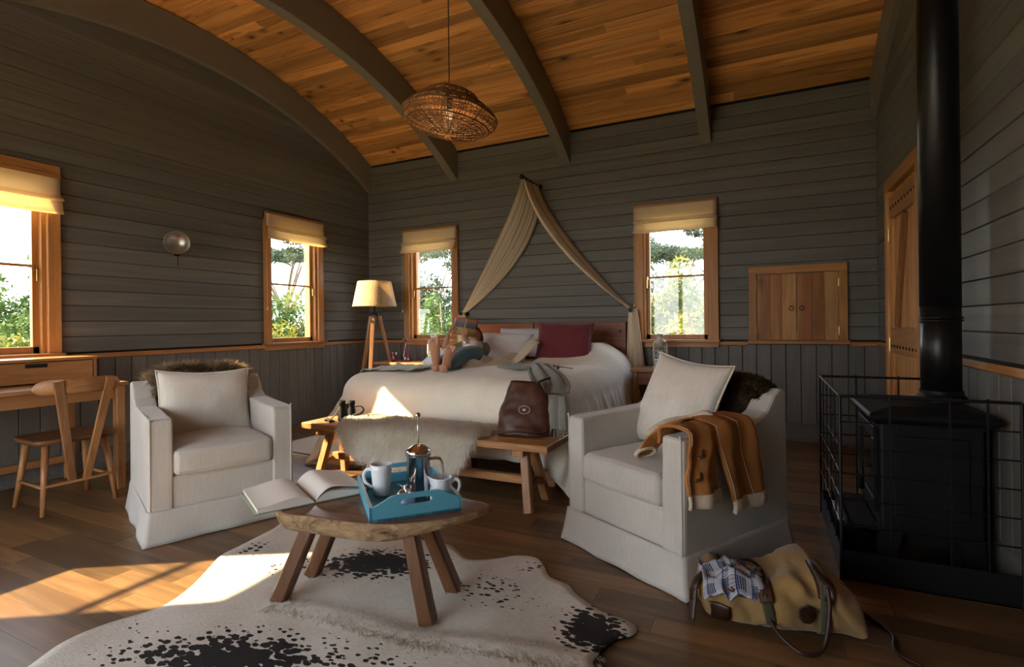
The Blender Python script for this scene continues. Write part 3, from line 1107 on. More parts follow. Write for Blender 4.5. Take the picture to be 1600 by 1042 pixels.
# ------------------------------------------------------------------ bed
BX0, BX1, BY0, BY1, BZ = -3.17, -1.20, 3.22, 5.42, .70
bed = thing('bed', 'wide wooden bed with red brown plank headboard', 'bed', ((BX0 + BX1) / 2, (BY0 + BY1) / 2, 0))
bx, by = (BX0 + BX1) / 2, (BY0 + BY1) / 2
def off(p):
    return (p[0] - bx, p[1] - by, p[2])
h = MB(); 
for nm, a, b_ in (('headboard_panel', -3.34, -2.345), ('headboard_panel', -2.335, -1.30)):
    MB().box(a - bx, b_ - bx, 5.415 - by, 5.45 - by, .30, 1.115, b=.006).build(nm, M['redwood'], bed)
for x in (-3.28, -2.40, -2.28, -1.36):
    MB().cyl((x - bx, 5.405 - by, 1.02), (x - bx, 5.416 - by, 1.02), .012).build('bolt', M['black'], bed)
for x in (BX0 + .10, BX1 - .12):
    MB().box(x - .03 - bx, x + .03 - bx, BY0 + .1 - by, BY1 - by, .20, .40, b=.006).build('side_rail', M['teak_y'], bed)
MB().box(BX0 + .10 - bx, BX1 - .10 - bx, BY0 + .09 - by, BY0 + .14 - by, .18, .40, b=.006).build('foot_rail', M['redwood'], bed)
for x in (BX0 + .13, -2.13, -1.98, BX1 - .13):
    for y in (BY0 + .13, BY1 - .1):
        MB().box(x - .045 - bx, x + .045 - bx, y - .045 - by, y + .045 - by, 0.0, .22, b=.005).build('leg', M['redwood'], bed)
MB().rbox(BX0 + .10 - bx, BX1 - .10 - bx, BY0 + .11 - by, BY1 - .03 - by, .38, .655, .09, 4).build('mattress', M['white_cotton'], bed, smooth=True)

def drape_sheet(x0, x1, y0, y1, z, r, drop, nu, nv, lump, folds, ext_l=None):
    """cloth over a box: flat top, rounded edges, falling folds on the left, right and front sides"""
    L = drop
    def pt(u, v):
        U = x0 + r - (L) + u * ((x1 - x0 - 2 * r) + 2 * L)
        V = y0 + r - L + v * ((y1 - y0 - r) + L)
        cx = min(max(U, x0 + r), x1 - r)
        cy = max(V, y0 + r)
        dx, dy = U - cx, V - cy
        d = hypot(dx, dy)
        if d < 1e-6:
            return (U, V, z + lump(U, V))
        ux, uy = dx / d, dy / d
        q = r * pi / 2
        if d < q:
            a = d / r
            o, dz = r * sin(a), r * (1 - cos(a))
            f = 0
        else:
            rest = d - q
            f = min(1, rest / .3)
            cornr = min(abs(ux), abs(uy)) * 1.6
            o = r + .05 * f + rest * (.07 + .30 * cornr)
            dz = r + rest * (1 - .05 * cornr)
            dz = min(dz, z - .012 - .01 * abs(nz((U * 4, V * 4, 1))))
        w = folds(U, V, ux, uy) * f
        return (cx + ux * (o + w), cy + uy * (o + w), z + lump(cx, cy) * (1 - min(1, d / q)) - dz)
    m = MB()
    m.grid(pt, nu, nv)
    return m
def lump(x, y):
    e = .012 * nz((x * 2.2, y * 2.2, 3)) + .005 * nz((x * 7, y * 7, 1))
    # pillows under the spread on the right half near the headboard
    e += .19 * smoothstep(4.55, 4.95, y) * smoothstep(-2.10, -1.95, x) * (1 - .55 * smoothstep(-1.5, -1.25, x)) * (1 - .25 * smoothstep(5.2, 5.42, y))
    # low rise where the covers are pushed towards the middle
    e += .035 * math.exp(-((x + 2.0) ** 2 / .08 + (y - 4.05) ** 2 / .10))
    return e
def folds(U, V, ux, uy):
    s = U if abs(uy) > abs(ux) else V
    a = .016 * sin(s * 17 + 2 * nz((s * 2, 0, 0))) + .010 * sin(s * 37 + 1)
    if abs(ux) > abs(uy) and ux > 0:
        a = .020 * sin(s * 26 + 3 * nz((s * 3, 5, 0))) + .012 * sin(s * 53)
    return a
sp = drape_sheet(BX0, BX1, BY0, 5.38, BZ + .012, .17, .62, 120, 104, lump, folds).build('bedspread', M['bedspread'], None, smooth=True, solid=.008)
tag(sp, 'long cream woven bedspread falling over the bed end', 'bedspread')

cushion('pillow', 'white pillow against the headboard behind the reader', 'pillow', M['white_cotton'], .68, .36, .17,
        Matrix.Translation((-2.62, 5.17, .86)) @ Matrix.Rotation(radians(-38), 4, 'X') @ Matrix.Rotation(radians(2), 4, 'Y'), 3, welt=False, wr=.012, group=None)
cushion('pillow', 'pale grey pillow partly hidden behind the white pillow', 'pillow', fabric('grey_cotton', (.45, .45, .47), (.58, .58, .61), 300), .62, .34, .14,
        Matrix.Translation((-2.42, 5.31, .90)) @ Matrix.Rotation(radians(-14), 4, 'X'), 6, welt=False, wr=.012)
cushion('pillow', 'rumpled white pillow on the bed edge beside the feet', 'pillow', M['white_cotton'], .46, .32, .16,
        Matrix.Translation((-2.86, 4.42, .77)) @ Matrix.Rotation(radians(-20), 4, 'Z') @ Matrix.Rotation(radians(-74), 4, 'X'), 12, welt=False, wr=.016)
cushion('cushion', 'burgundy linen cushion standing on the bed', 'cushion', M['burgundy'], .56, .40, .16,
        Matrix.Translation((-1.755, 4.80, .925)) @ Matrix.Rotation(radians(6), 4, 'Z') @ Matrix.Rotation(radians(-20), 4, 'X') @ Matrix.Rotation(radians(1.5), 4, 'Y'), 5, wr=.008)

# crumpled cream throw between the pillow and the burgundy cushion
def throw(u, v):
    p0 = Vector((-2.48, 4.02, .725)).lerp(Vector((-2.08, 4.72, .72)), u)
    x = p0.x + .30 * (v - .5) * .9
    y = p0.y - .34 * (v - .5)
    h_ = .035 * (1 + nz((u * 5, v * 4, 1))) * 1.2 + .02 * sin(u * 17 + v * 7) + .02 * sin(v * 19)
    lift = .20 * smoothstep(.62, 1.0, u) * (.35 + .65 * smoothstep(.15, .9, v))
    return (x + .03 * nz((u * 4, v * 4, 7)), y + .10 * u * v, .722 + max(.0, h_) * (1 - abs(2 * v - 1) ** 4) + lift)
tag(MB().grid(throw, 40, 20).build('throw', M['cream_throw'], None, smooth=True, solid=.006), 'crumpled cream throw lifted up beside the burgundy cushion', 'throw')
def shawl(u, v):
    x = -3.12 + .52 * u - .10 * v
    y = 3.42 + .55 * v + .10 * u
    ed = smoothstep(0, .12, u)
    return (x, y, .718 + .012 * abs(sin(u * 14 + v * 5)) + .012 * nz((u * 5, v * 5, 2)) + .012 - .06 * (1 - ed))
tag(MB().grid(shawl, 26, 20).build('shawl', M['shawl'], None, smooth=True, solid=.005), 'olive and cream shawl spread at the near left bed corner', 'shawl')

# bedside tables
def nightstand(label, x0, x1, y0, y1, z, knob):
    t = thing('bedside_table', label, 'bedside table', ((x0 + x1) / 2, (y0 + y1) / 2, 0))
    a, c_ = (x1 - x0) / 2, (y1 - y0) / 2
    MB().box(-a, a, -c_, c_, z - .028, z, b=.004).build('top', M['teak_x'], t)
    for s in (-1, 1):
        MB().bar((s * (a - .05), -c_ + .05, z - .03), (s * (a - .02), -c_ + .02, 0), .05, .04).build('leg', M['teak_z'], t)
        MB().bar((s * (a - .05), c_ - .05, z - .03), (s * (a - .02), c_ - .02, 0), .05, .04).build('leg', M['teak_z'], t)
    MB().box(-a + .06, a - .06, -c_ + .04, c_ - .03, z - .15, z - .028, b=.003).build('case', M['teak_x'], t)
    d = MB().box(-a + .075, a - .075, -c_ + .02, -c_ + .04, z - .145, z - .035, b=.003).build('drawer', M['redwood'], t)
    MB().ball((knob * (a - .12), -c_ + .008, z - .09), .013, 10, 6).build('knob', M['black'], d)
    return t
nightstand('teak bedside table right of the bed, a lantern on it', -1.16, -.62, 4.98, 5.42, .665, 1)
nightstand('teak bedside table in the corner left of the bed, mostly hidden', -4.28, -3.40, 4.98, 5.42, .665, 1)

def lantern(label, x, y, z, mat, group=None):
    t = thing('storm_lantern', label, 'lantern', (x, y, z), .5, group)
    b_ = MB(); b_.lathe([(.072, 0), (.076, .006), (.074, .018), (.060, .026), (.060, .056), (.046, .066), (.02, .068)], 24)
    b_.build('fuel_base', mat, t, smooth=True)
    MB().lathe([(.030, .08), (.046, .11), (.050, .145), (.044, .185), (.032, .215)], 20).build('globe', M['lampglass'], t, smooth=True)
    MB().lathe([(.034, .066), (.036, .076), (.022, .086), (.012, .095)], 16).build('burner', M['brass'], t, smooth=True)
    MB().lathe([(.036, .215), (.038, .235), (.052, .24), (.050, .262), (.030, .275), (.030, .30), (.040, .305), (.036, .325), (.012, .335)], 20).build('chimney', mat, t, smooth=True)
    for s in (-1, 1):
        MB().tube(spline([(s * .052, 0, .03), (s * .062, 0, .09), (s * .064, 0, .18), (s * .058, 0, .25), (s * .03, 0, .262)], 5), .0075, 8).build('side_tube', mat, t, smooth=True)
    w = MB()
    for z_ in (.12, .17):
        w.tube([(.053 * cos(a_ * pi / 10), .053 * sin(a_ * pi / 10), z_) for a_ in range(20)], .0016, 5, True)
    for a_ in (.8, 2.3, 3.9, 5.5):
        w.tube([(.053 * cos(a_), .053 * sin(a_), .07), (.056 * cos(a_), .056 * sin(a_), .14), (.04 * cos(a_), .04 * sin(a_), .215)], .0016, 5)
    w.build('guard_wire', mat, t)
    MB().tube(spline([(.066, 0, .2), (.085, .03, .13), (.06, .075, .085), (0, .095, .075), (-.06, .075, .085), (-.085, .03, .13), (-.066, 0, .2)], 5), .002, 5).build('bail_handle', M['steel'], t)
    return t
cream_metal = plain('cream_enamel', (.58, .54, .42), .4)
white_metal = plain('white_enamel', (.74, .72, .66), .4)
lantern('cream storm lantern on the right bedside table below the window', -.905, 5.14, .665, cream_metal)
lantern('white storm lantern on the left bedside table behind the bare feet', -3.52, 5.16, .665, white_metal)
t = thing('glass_decanter', 'slender pink glass bottle on the left bedside table', 'bottle', (-3.93, 5.18, .665))
MB().lathe([(.03, 0), (.056, .004), (.060, .02), (.052, .07), (.030, .14), (.017, .19), (.013, .225), (.016, .24)], 20).build('body', M['glasspink'], t, smooth=True)
MB().lathe([(.012, .236), (.020, .245), (.022, .262), (.010, .275), (.001, .277)], 14).build('stopper', plain('dark_stopper', (.06, .03, .03), .4), t, smooth=True)
t = thing('tumbler', 'pink glass tumbler beside the slender pink bottle', 'glass', (-4.10, 5.16, .665))
MB().lathe([(.001, .008), (.028, .008), (.030, 0.0), (.032, .002), (.038, .11), (.036, .11), (.030, .014), (.001, .012)], 18).build('cup', M['glasspink'], t, smooth=True)

# ------------------------------------------------------------------ drape over the bed and its pegs
def peg(label, p0, p1, r=.013):
    t = thing('wall_peg', label, 'peg', p1)
    d = Vector(p0) - Vector(p1)
    MB().cyl((0, 0, 0), d, r).build('rod', M['black'], t)
    m_ = MB().cyl(d * .97, d * 1.02, r * 1.9, n=14); m_.build('knob', M['black'], t)
    MB().cyl((0, 0, 0), d * (.012 / d.length), r * 2.2, n=14).build('rose', M['black'], t)
YW = YB - .018
peg('long black peg high above the bed carrying the drape', (-2.27, 4.985, 2.645), (-2.27, YW, 2.645))
peg('short black peg left of the headboard holding the drape back', (-3.235, 5.31, 1.235), (-3.235, YW, 1.235))
peg('short black peg right of the headboard holding the drape back', (-1.225, 5.31, 1.235), (-1.225, YW, 1.235))
dr_t = thing('bed_drape', 'striped cream muslin drape hung over a peg above the bed', 'drape', (-2.27, 5.3, 0))
def drape_half(sd):
    top = Vector((-2.27, 0, 2.668))
    hook = Vector((-3.235 if sd < 0 else -1.225, 0, 1.235))
    def fn(u, v):
        # u across the cloth (0 = outer edge near the room), v along it
        a = v
        x = top.x + (hook.x - top.x) * a ** (1.45 + .28 * (1 - u) if sd > 0 else 1.22 + 1.0 * u)
        z = top.z + (hook.z - top.z) * a
        sag = sin(pi * a) * ((.10 + .16 * u) if sd < 0 else (.07 + .17 * (1 - u)))
        yo, yi = 5.00, 5.44
        pinch = 1 - .84 * a ** .8
        yc = 5.22 + .15 * a ** .8
        y = yc + (u - .5) * (yi - yo) * pinch
        pl = (.022 * sin(u * 30 + sd) + .012 * sin(u * 61)) * (.25 + .75 * sin(pi * min(1, a * 1.15)) ** .6)
        wx = (.14 if sd < 0 else -.05) * (u - .5) * sin(pi * a)
        return (x + pl * .8 - dr_t.location.x + sd * wx * -.4, y - dr_t.location.y + pl * .35, z + pl * .5)
    return fn
for sd in (-1, 1):
    MB().grid(drape_half(sd), 64, 50).build('swag', M['drape'], dr_t, smooth=True, solid=.002)
def tail(xc, zb, wid):
    def fn(u, v):
        a = v
        w = .06 + wid * a
        th = (u - .5) * pi * 1.5
        pl = .02 * sin(u * 34) * (.3 + a)
        return (xc + sin(th) * w * .62 + pl + .03 * a - dr_t.location.x, 5.36 - cos(th) * w * .35 + pl * .5 - dr_t.location.y, 1.25 - (1.25 - zb) * a + .03 * sin(u * 9) * a)
    return fn
MB().grid(tail(-1.215, .50, .07), 48, 26).build('tail', M['drape'], dr_t, smooth=True, solid=.002)
MB().grid(tail(-3.25, .55, .07), 48, 26).build('tail', M['drape'], dr_t, smooth=True, solid=.002)
MB().tube([( .0 + .026 * cos(a_ * .4) - 2.27 + 2.27, .18 * 0 + a_ * .0 - .1, 2.66) for a_ in range(3)], .001).build('loop', M['drape'], dr_t) if False else None
# ------------------------------------------------------------------ bench at the bed end and what lies on it
bn = thing('bench', 'long teak trestle bench standing across the bed end', 'bench', (-2.07, 2.925, 0))
BT = .415
ox, oy = bn.location.x, bn.location.y
for i in range(3):
    y0 = 2.74 + i * .124 - oy
    MB().box(-3.02 - ox, -1.11 - ox, y0 + .0006, y0 + .1234, BT - .042, BT, b=.004).build('seat_board', M['teak_x'], bn)
for s, xb, xt in ((-1, -2.925, -2.87), (1, -1.255, -1.31)):
    MB().box(xt - .035 - ox, xt + .035 - ox, 2.765 - oy, 3.085 - oy, BT - .085, BT - .042, b=.003).build('cross_block', M['teak_y'], bn)
    for yb, yt in ((2.80, 2.875), (3.075, 2.99)):
        MB().bar((xt - ox, yt - oy, BT - .08), (xb - ox, yb - oy, 0), .055, .045, (0, 1, 0)).build('leg', M['teak_z'], bn)
    xm = xb * .66 + xt * .34
    MB().tube(spline([(xm - ox, 2.83 - oy, .11), (xm - ox, 2.89 - oy, .135), (xm - ox, 2.99 - oy, .135), (xm - ox, 3.05 - oy, .11)], 4), .022, 6).build('end_stretcher', M['teak_y'], bn)
MB().box(-2.90 - ox, -1.28 - ox, 2.915 - oy, 2.96 - oy, .125, .175, b=.004).build('stretcher', M['teak_x'], bn)

sk_t = thing('sheepskin', 'long haired cream sheepskin hanging over the middle of the bench', 'sheepskin', (-2.13, 2.9, BT))
def skin_f(u, v):
    a = 2 * u - 1
    wob = .06 * nz((v * 3, 2.2, 0)) + .05 * nz((v * 7, 4.4, 0))
    x = a * (.53 + wob) + .02
    # v: 0 far edge of the bench, then over the near edge and down
    L = .27 + (.17 + .05 * nz((u * 4, 9, 0)) + .05 * smoothstep(.55, 1, u)) * (1 - abs(a) ** 6)
    s = v * L * 1.15
    if s < .27:
        y, z = .13 - s, .008
    elif s < .31:
        an = (s - .27) / .04 * pi / 2
        y, z = -.14 - .028 * sin(an), .008 - .028 * (1 - cos(an))
    else:
        y, z = -.172 - .03 * (s - .31), -.02 - (s - .31)
    return Vector((x, y, z + .006 * nz((x * 9, s * 9, 0))))
MB().grid(lambda u, v: tuple(skin_f(u, v)), 34, 30).build('hide', M['fur_cream'], sk_t, smooth=True, solid=.008)
def skin_s(u, v):
    p = skin_f(u, v); a = skin_f(min(1, u + .01), v) - skin_f(max(0, u - .01), v); b = skin_f(u, min(1, v + .01)) - skin_f(u, max(0, v - .01))
    n_ = b.cross(a)
    n_ = n_.normalized() if n_.length > 1e-9 else Vector((0, 0, 1))
    if n_.z < -.1 or (abs(n_.z) < .5 and n_.y > 0):
        n_ = -n_
    return p, n_
fur_strands(skin_s, 30000, .085, M['fur_cream'], sk_t, seed=11, droop=.62, wid=.0016, jitter=.75)

bi = thing('binoculars', 'black binoculars standing upright on the left bench end', 'binoculars', (-2.735, 2.90, BT), .35)
for s in (-1, 1):
    MB().lathe([(.020, 0), (.030, .002), (.031, .03), (.027, .045), (.027, .085), (.021, .10), (.021, .125), (.024, .127), (.024, .150), (.019, .152), (.017, .148), (.001, .147)], 20, (s * .036, 0, 0)).build('barrel', M['rubber'], bi, smooth=True)
m = MB(); m.box(-.022, .022, -.013, .013, .035, .112, b=.004); m.cyl((0, 0, .03), (0, 0, .128), .011); m.build('bridge', M['rubber'], bi)
MB().lathe([(.012, .10), (.014, .102), (.014, .122), (.008, .124)], 14).build('focus_wheel', M['strap'], bi)
MB().tube(spline([(.055, 0, .105), (.10, .01, .11), (.125, .0, .085), (.11, -.02, .062), (.07, -.025, .055), (.058, -.01, .05)], 6), .0085, 6, flat=.4).build('strap', M['strap'], bi, smooth=True)
MB().tube(spline([(-.055, 0, .105), (-.075, -.02, .06), (-.11, -.04, .02), (-.14, -.03, .025), (-.16, -.01, .010), (-.13, .02, .008), (-.09, -.02, .008), (-.10, -.07, .008)], 6), .009, 6, flat=.4).build('strap', M['strap'], bi, smooth=True)

# leather bag leaning on the bed at the right end of the bench
bg_t = thing('leather_bag', 'brown leather bag with round emblem on the right bench end', 'bag', (-1.36, 2.985, BT), radians(14))
def bag_f(u, v):
    th = 2 * pi * u
    a = v
    w = (.165 + .012 * sin(a * 3.2)) * (1 - .42 * a ** 1.5) + .01 * (1 - a)
    d = .085 * (1 - .72 * a ** 1.2)
    cx, cy = cos(th), sin(th)
    k = 2.6
    r_ = (abs(cx) ** k + abs(cy) ** k) ** (-1 / k)
    x, y, z = r_ * cx * w, r_ * cy * d, .005 + a * .32
    fo = .010 * nz((x * 9, y * 9, z * 7 + 3)) + .006 * nz((x * 22, 1, z * 22))
    sl = .014 * math.exp(-((a - .12) / .05) ** 2) * sin(3 * th)
    return (x + fo * cx + sl * cx, y + (fo + sl * .6) * cy + .07 * a, z + .008 * nz((x * 6, y * 6, 9)))
m = MB(); m.grid(bag_f, 56, 26, cu=True)
m.v.append((0, 0, .004)); ib = len(m.v) - 1
m.f += [(i, (i + 1) % 56, ib) for i in range(56)]
m.build('body', M['leather'], bg_t, smooth=True, solid=.004)
em = MB(); em.lathe([(.001, .004), (.008, .004), (.010, .001)], 20); em.tube([(.030 * cos(i_ * pi / 14), .030 * sin(i_ * pi / 14), .002) for i_ in range(28)], .0016, 6, True)
eo = em.build('emblem', plain('emblem_pale', (.55, .50, .42), .4), bg_t, smooth=True)
eo.location = (.01, -.062, .165); eo.rotation_euler = (radians(72), 0, 0); eo.scale = (1.15, .8, 1)
MB().tube(spline([(.05, .055, .29), (.07, .05, .315), (.11, .06, .335), (.15, .10, .345)], 6), .008, 8).build('handle', M['dark_leather'], bg_t, smooth=True)
MB().tube(spline([(-.155, -.088, .02), (-.06, -.098, .038), (.06, -.098, .032), (.155, -.085, .045)], 6), .0055, 6).build('piping', M['dark_leather'], bg_t, smooth=True)

# grey scarf: along the bed, over its edge and down behind the bag
sc_t = thing('scarf', 'grey green fringed scarf trailing off the bed over the leather bag', 'scarf', (-1.6, 3.4, .73))
path = spline([(-1.99, 3.96, .725), (-1.86, 3.90, .74), (-1.72, 3.88, .745), (-1.60, 3.80, .762), (-1.50, 3.62, .748), (-1.40, 3.42, .745), (-1.28, 3.22, .70), (-1.23, 3.11, .64), (-1.205, 3.06, .56), (-1.18, 3.04, .46)], 8)
def scarf(u, v):
    k = v * (len(path) - 1); i = min(len(path) - 2, int(k)); p = path[i].lerp(path[i + 1], k - i)
    tg = (path[i + 1] - path[i]).normalized()
    sd = tg.cross(Vector((0, 0, 1)))
    if sd.length < .2 or v > .75:
        sd = Vector((.95, -.3, 0))
    sd.normalize()
    w = .085 + .045 * smoothstep(.3, .7, v) - .02 * smoothstep(.85, 1, v)
    a = 2 * u - 1
    h_ = .022 * abs(sin(u * 9 + v * 3)) + .012 * abs(nz((u * 3, v * 8, 4))) + .02 * (1 - a * a)
    up = Vector((0, 0, 1)) if v < .72 else Vector((-.2, -1, .1)).normalized()
    q = p + sd * a * w + up * h_
    return tuple(q - sc_t.location)
MB().grid(scarf, 30, 70).build('cloth', M['grey_scarf'], sc_t, smooth=True, solid=.005)
m = MB()
for i in range(16):
    p = Vector(scarf(i / 15, 1.0))
    m.tube([p, p + Vector((rnd.uniform(-.008, .008), -.006, -.025)), p + Vector((rnd.uniform(-.018, .018), -.012, -.050))], [.004, .0035, .002], 5)
m.build('fringe', M['grey_scarf'], sc_t)

gl_t = thing('sunglasses', 'dark sunglasses on the bed beside the grey scarf', 'sunglasses', (-1.50, 3.90, .742), radians(-40))
for s in (-1, 1):
    MB().ball((s * .033, 0, .018), .026, 14, 8, (1, .25, .75)).build('lens', M['stoveglass'], gl_t, smooth=True)
    MB().tube([(s * .06, 0, .024), (s * .066, .05, .018), (s * .060, .12, .006)], .0028, 6).build('temple', M['black'], gl_t)
MB().tube([(-.012, 0, .024), (0, -.003, .027), (.012, 0, .024)], .003, 6).build('nose_bridge', M['black'], gl_t)

# striped rug left of the bed
def rug_mat():
    t = NT('cream_kilim')
    co = t.coords((1, 1, 1), 'Object', False)
    v = t.n('TexVoronoi', i_Scale=5.5)
    mp = t.n('Mapping'); mp.inputs['Scale'].default_value = (1, 2.2, 1)
    t.l(co, mp.inputs[0]); t.l(mp.outputs[0], v.inputs['Vector'])
    spot = t.ramp(v.outputs['Distance'], [(.06, (1, 1, 1)), (.09, (0, 0, 0))])
    nt = t.n('TexNoise', i_Scale=220.0); t.l(co, nt.inputs['Vector'])
    c_ = t.mix(nt.outputs['Fac'], (.50, .45, .36), (.66, .61, .51))
    t.base(t.mix(spot, c_, (.03, .028, .03)))
    t.set(.95, 0, .1); t.bump(nt.outputs['Fac'], .4, .002)
    return t.m
rg = thing('rug', 'cream woven rug with small dark marks beside the bed', 'rug', (-3.45, 4.1, 0), radians(-3))
MB().grid(lambda u, v: (-.62 + 1.24 * u, -.88 + 1.5 * v, .008 + .003 * nz((u * 8, v * 8, 0))), 16, 20).build('weave', rug_mat(), rg, smooth=True, solid=.008)
for y0 in (-.845, .57):
    MB().box(-.615, .615, y0, y0 + .016, .010, .0165).build('border_stripe', M['strap'], rg)
m = MB()
for i in range(90):
    x = -.615 + 1.23 * i / 89
    m.tube([(x, -.875, .010), (x + rnd.uniform(-.006, .006), -.91, .006), (x + rnd.uniform(-.01, .01), -.94, .004)], .003, 4)
m.build('tassels', M['cream_throw'], rg, kind='stuff')

# ------------------------------------------------------------------ cowhide rug
ho = [(-2.181, .861), (-2.229, .975), (-2.217, 1.101), (-2.154, 1.25), (-2.19, 1.384), (-2.283, 1.535), (-2.358, 1.65), (-2.375, 1.756), (-2.409, 1.982),
      (-2.443, 2.116), (-2.268, 2.27), (-1.906, 2.294), (-1.70, 2.24), (-1.55, 2.205), (-1.441, 2.22), (-1.352, 2.172), (-1.263, 2.114), (-1.184, 2.143), (-1.125, 2.191), (-1.068, 2.247),
      (-.979, 2.257), (-.91, 2.19), (-.851, 2.112), (-.758, 2.082), (-.709, 2.03), (-.636, 1.978), (-.572, 1.943), (-.501, 1.927), (-.442, 1.905), (-.422, 1.87),
      (-.435, 1.827), (-.468, 1.796), (-.501, 1.718), (-.505, 1.66), (-.50, 1.60), (-.40, 1.45), (-.42, 1.25), (-.52, 1.10), (-.62, .95), (-.58, .72), (-.75, .55), (-1.0, .62), (-1.3, .55), (-1.6, .60), (-1.85, .52), (-2.05, .62)]
hc = Vector((-1.35, 1.42, 0))
hout = spline([(x, y, 0) for x, y in ho], 4, True)
def hide_mat():
    t = NT('black_and_white_cowhide')
    co = t.coords((1, 1, 1), 'Object', False)
    def blob(cx, cy, rx, ry, rot, amp):
        mp = t.n('Mapping', vector_type='TEXTURE')
        mp.inputs['Location'].default_value = (cx - hc.x, cy - hc.y, 0)
        mp.inputs['Rotation'].default_value = (0, 0, rot)
        mp.inputs['Scale'].default_value = (rx, ry, 50)
        t.l(co, mp.inputs['Vector'])
        ln_ = t.n('VectorMath', operation='LENGTH')
        t.l(mp.outputs[0], ln_.inputs[0])
        mr = t.n('MapRange')
        mr.inputs['From Min'].default_value = 0; mr.inputs['From Max'].default_value = 1.5
        mr.inputs['To Min'].default_value = amp; mr.inputs['To Max'].default_value = 0
        t.l(ln_.outputs['Value'], mr.inputs['Value'])
        return mr.outputs[0]
    acc = None
    for b_ in [(-1.63, 1.90, .34, .18, .45, 1.5), (-1.62, 1.15, .50, .20, .35, 1.35), (-.56, 1.80, .15, .20, .5, 1.5), (-1.02, 1.90, .34, .22, -.2, .80),
               (-2.28, 1.76, .16, .16, 0, .85), (-.95, 2.16, .12, .10, 0, .8), (-1.25, 1.30, .5, .2, .3, .80), (-2.10, 1.12, .16, .14, 0, .62), (-1.95, 1.72, .18, .14, .5, .95)]:
        o_ = blob(*b_)
        if acc is None:
            acc = o_
        else:
            mx = t.n('Math', operation='MAXIMUM')
            t.l(acc, mx.inputs[0]); t.l(o_, mx.inputs[1]); acc = mx.outputs[0]
    # hair spots, stretched along the hair direction
    mp = t.n('Mapping'); mp.inputs['Scale'].default_value = (27, 46, 1); mp.inputs['Rotation'].default_value = (0, 0, -.45)
    t.l(co, mp.inputs['Vector'])
    ds = t.n('TexNoise', i_Scale=1.4, i_Detail=2.0); t.l(mp.outputs[0], ds.inputs['Vector'])
    ad = t.n('MixRGB', blend_type='ADD'); ad.inputs[0].default_value = .55
    t.l(mp.outputs[0], ad.inputs[1]); t.l(ds.outputs['Color'], ad.inputs[2])
    vo = t.n('TexVoronoi', i_Scale=1.0); t.l(ad.outputs[0], vo.inputs['Vector'])
    sub = t.n('Math', operation='SUBTRACT'); t.l(acc, sub.inputs[0]); t.l(vo.outputs['Distance'], sub.inputs[1])
    sub2 = t.n('Math', operation='SUBTRACT'); t.l(sub.outputs[0], sub2.inputs[0]); sub2.inputs[1].default_value = .30
    black = t.ramp(sub2.outputs[0], [(.0, (0, 0, 0)), (.05, (1, 1, 1))])
    n2 = t.n('TexNoise', i_Scale=3.0, i_Detail=4.0); t.l(co, n2.inputs['Vector'])
    mp3 = t.n('Mapping'); mp3.inputs['Scale'].default_value = (40, 260, 1); mp3.inputs['Rotation'].default_value = (0, 0, -.45)
    t.l(co, mp3.inputs['Vector'])
    n3 = t.n('TexNoise', i_Scale=1.0, i_Detail=3.0); t.l(mp3.outputs[0], n3.inputs['Vector'])
    white = t.ramp(t.mix(.5, n2.outputs['Fac'], n3.outputs['Fac']), [(.3, (.46, .41, .33)), (.55, (.66, .63, .57)), (.75, (.74, .72, .68))])
    blk = t.ramp(n2.outputs['Fac'], [(.35, (.008, .008, .010)), (.7, (.024, .022, .022))])
    t.base(t.mix(black, white, blk))
    t.set(.7, 0, .25)
    t.bump(n3.outputs['Fac'], .35, .004)
    return t.m
SPY = lambda x: .03 + .13 * (x + .4) - .02 * sin(x * 7)
m = MB()
NH = len(hout)
RG = 26
for j in range(RG):
    f = (j / (RG - 1))
    for p in hout:
        q = hc + (p - hc) * f
        ridge = .012 * math.exp(-((q.y - hc.y - SPY(q.x - hc.x)) / .05) ** 2) * smoothstep(-.6, -.2, q.x - hc.x)
        z = .006 + max(0, ridge) + .006 * (1 + nz((q.x * 4, q.y * 4, 0))) * (1 - .5 * f) + .008 * max(0, nz((q.x * 2, q.y * 2, 5))) * smoothstep(.7, 1, f)
        m.v.append((q.x - hc.x, q.y - hc.y, z))
for j in range(RG - 1):
    for i in range(NH):
        i2 = (i + 1) % NH
        m.f.append((j * NH + i, j * NH + i2, (j + 1) * NH + i2, (j + 1) * NH + i))
hd_t = thing('cowhide_rug', 'black and white cowhide lying under the low slab table', 'rug', hc)
m.build('hide', hide_mat(), hd_t, smooth=True, solid=.004)
# long hair along the spine ridge
def spine(u, v):
    x = -.42 + 1.28 * u
    y = SPY(x) + (v - .5) * .12
    return Vector((x, y, .012)), Vector((.45, -.6, .30)).normalized()
fur_strands(spine, 5000, .045, fur_mat('cowhide_long_hair', (.56, .52, .42), (.74, .72, .66)), hd_t, 'spine_hair', 5, .6, .0011, (.5, -.8, -.15), .35)

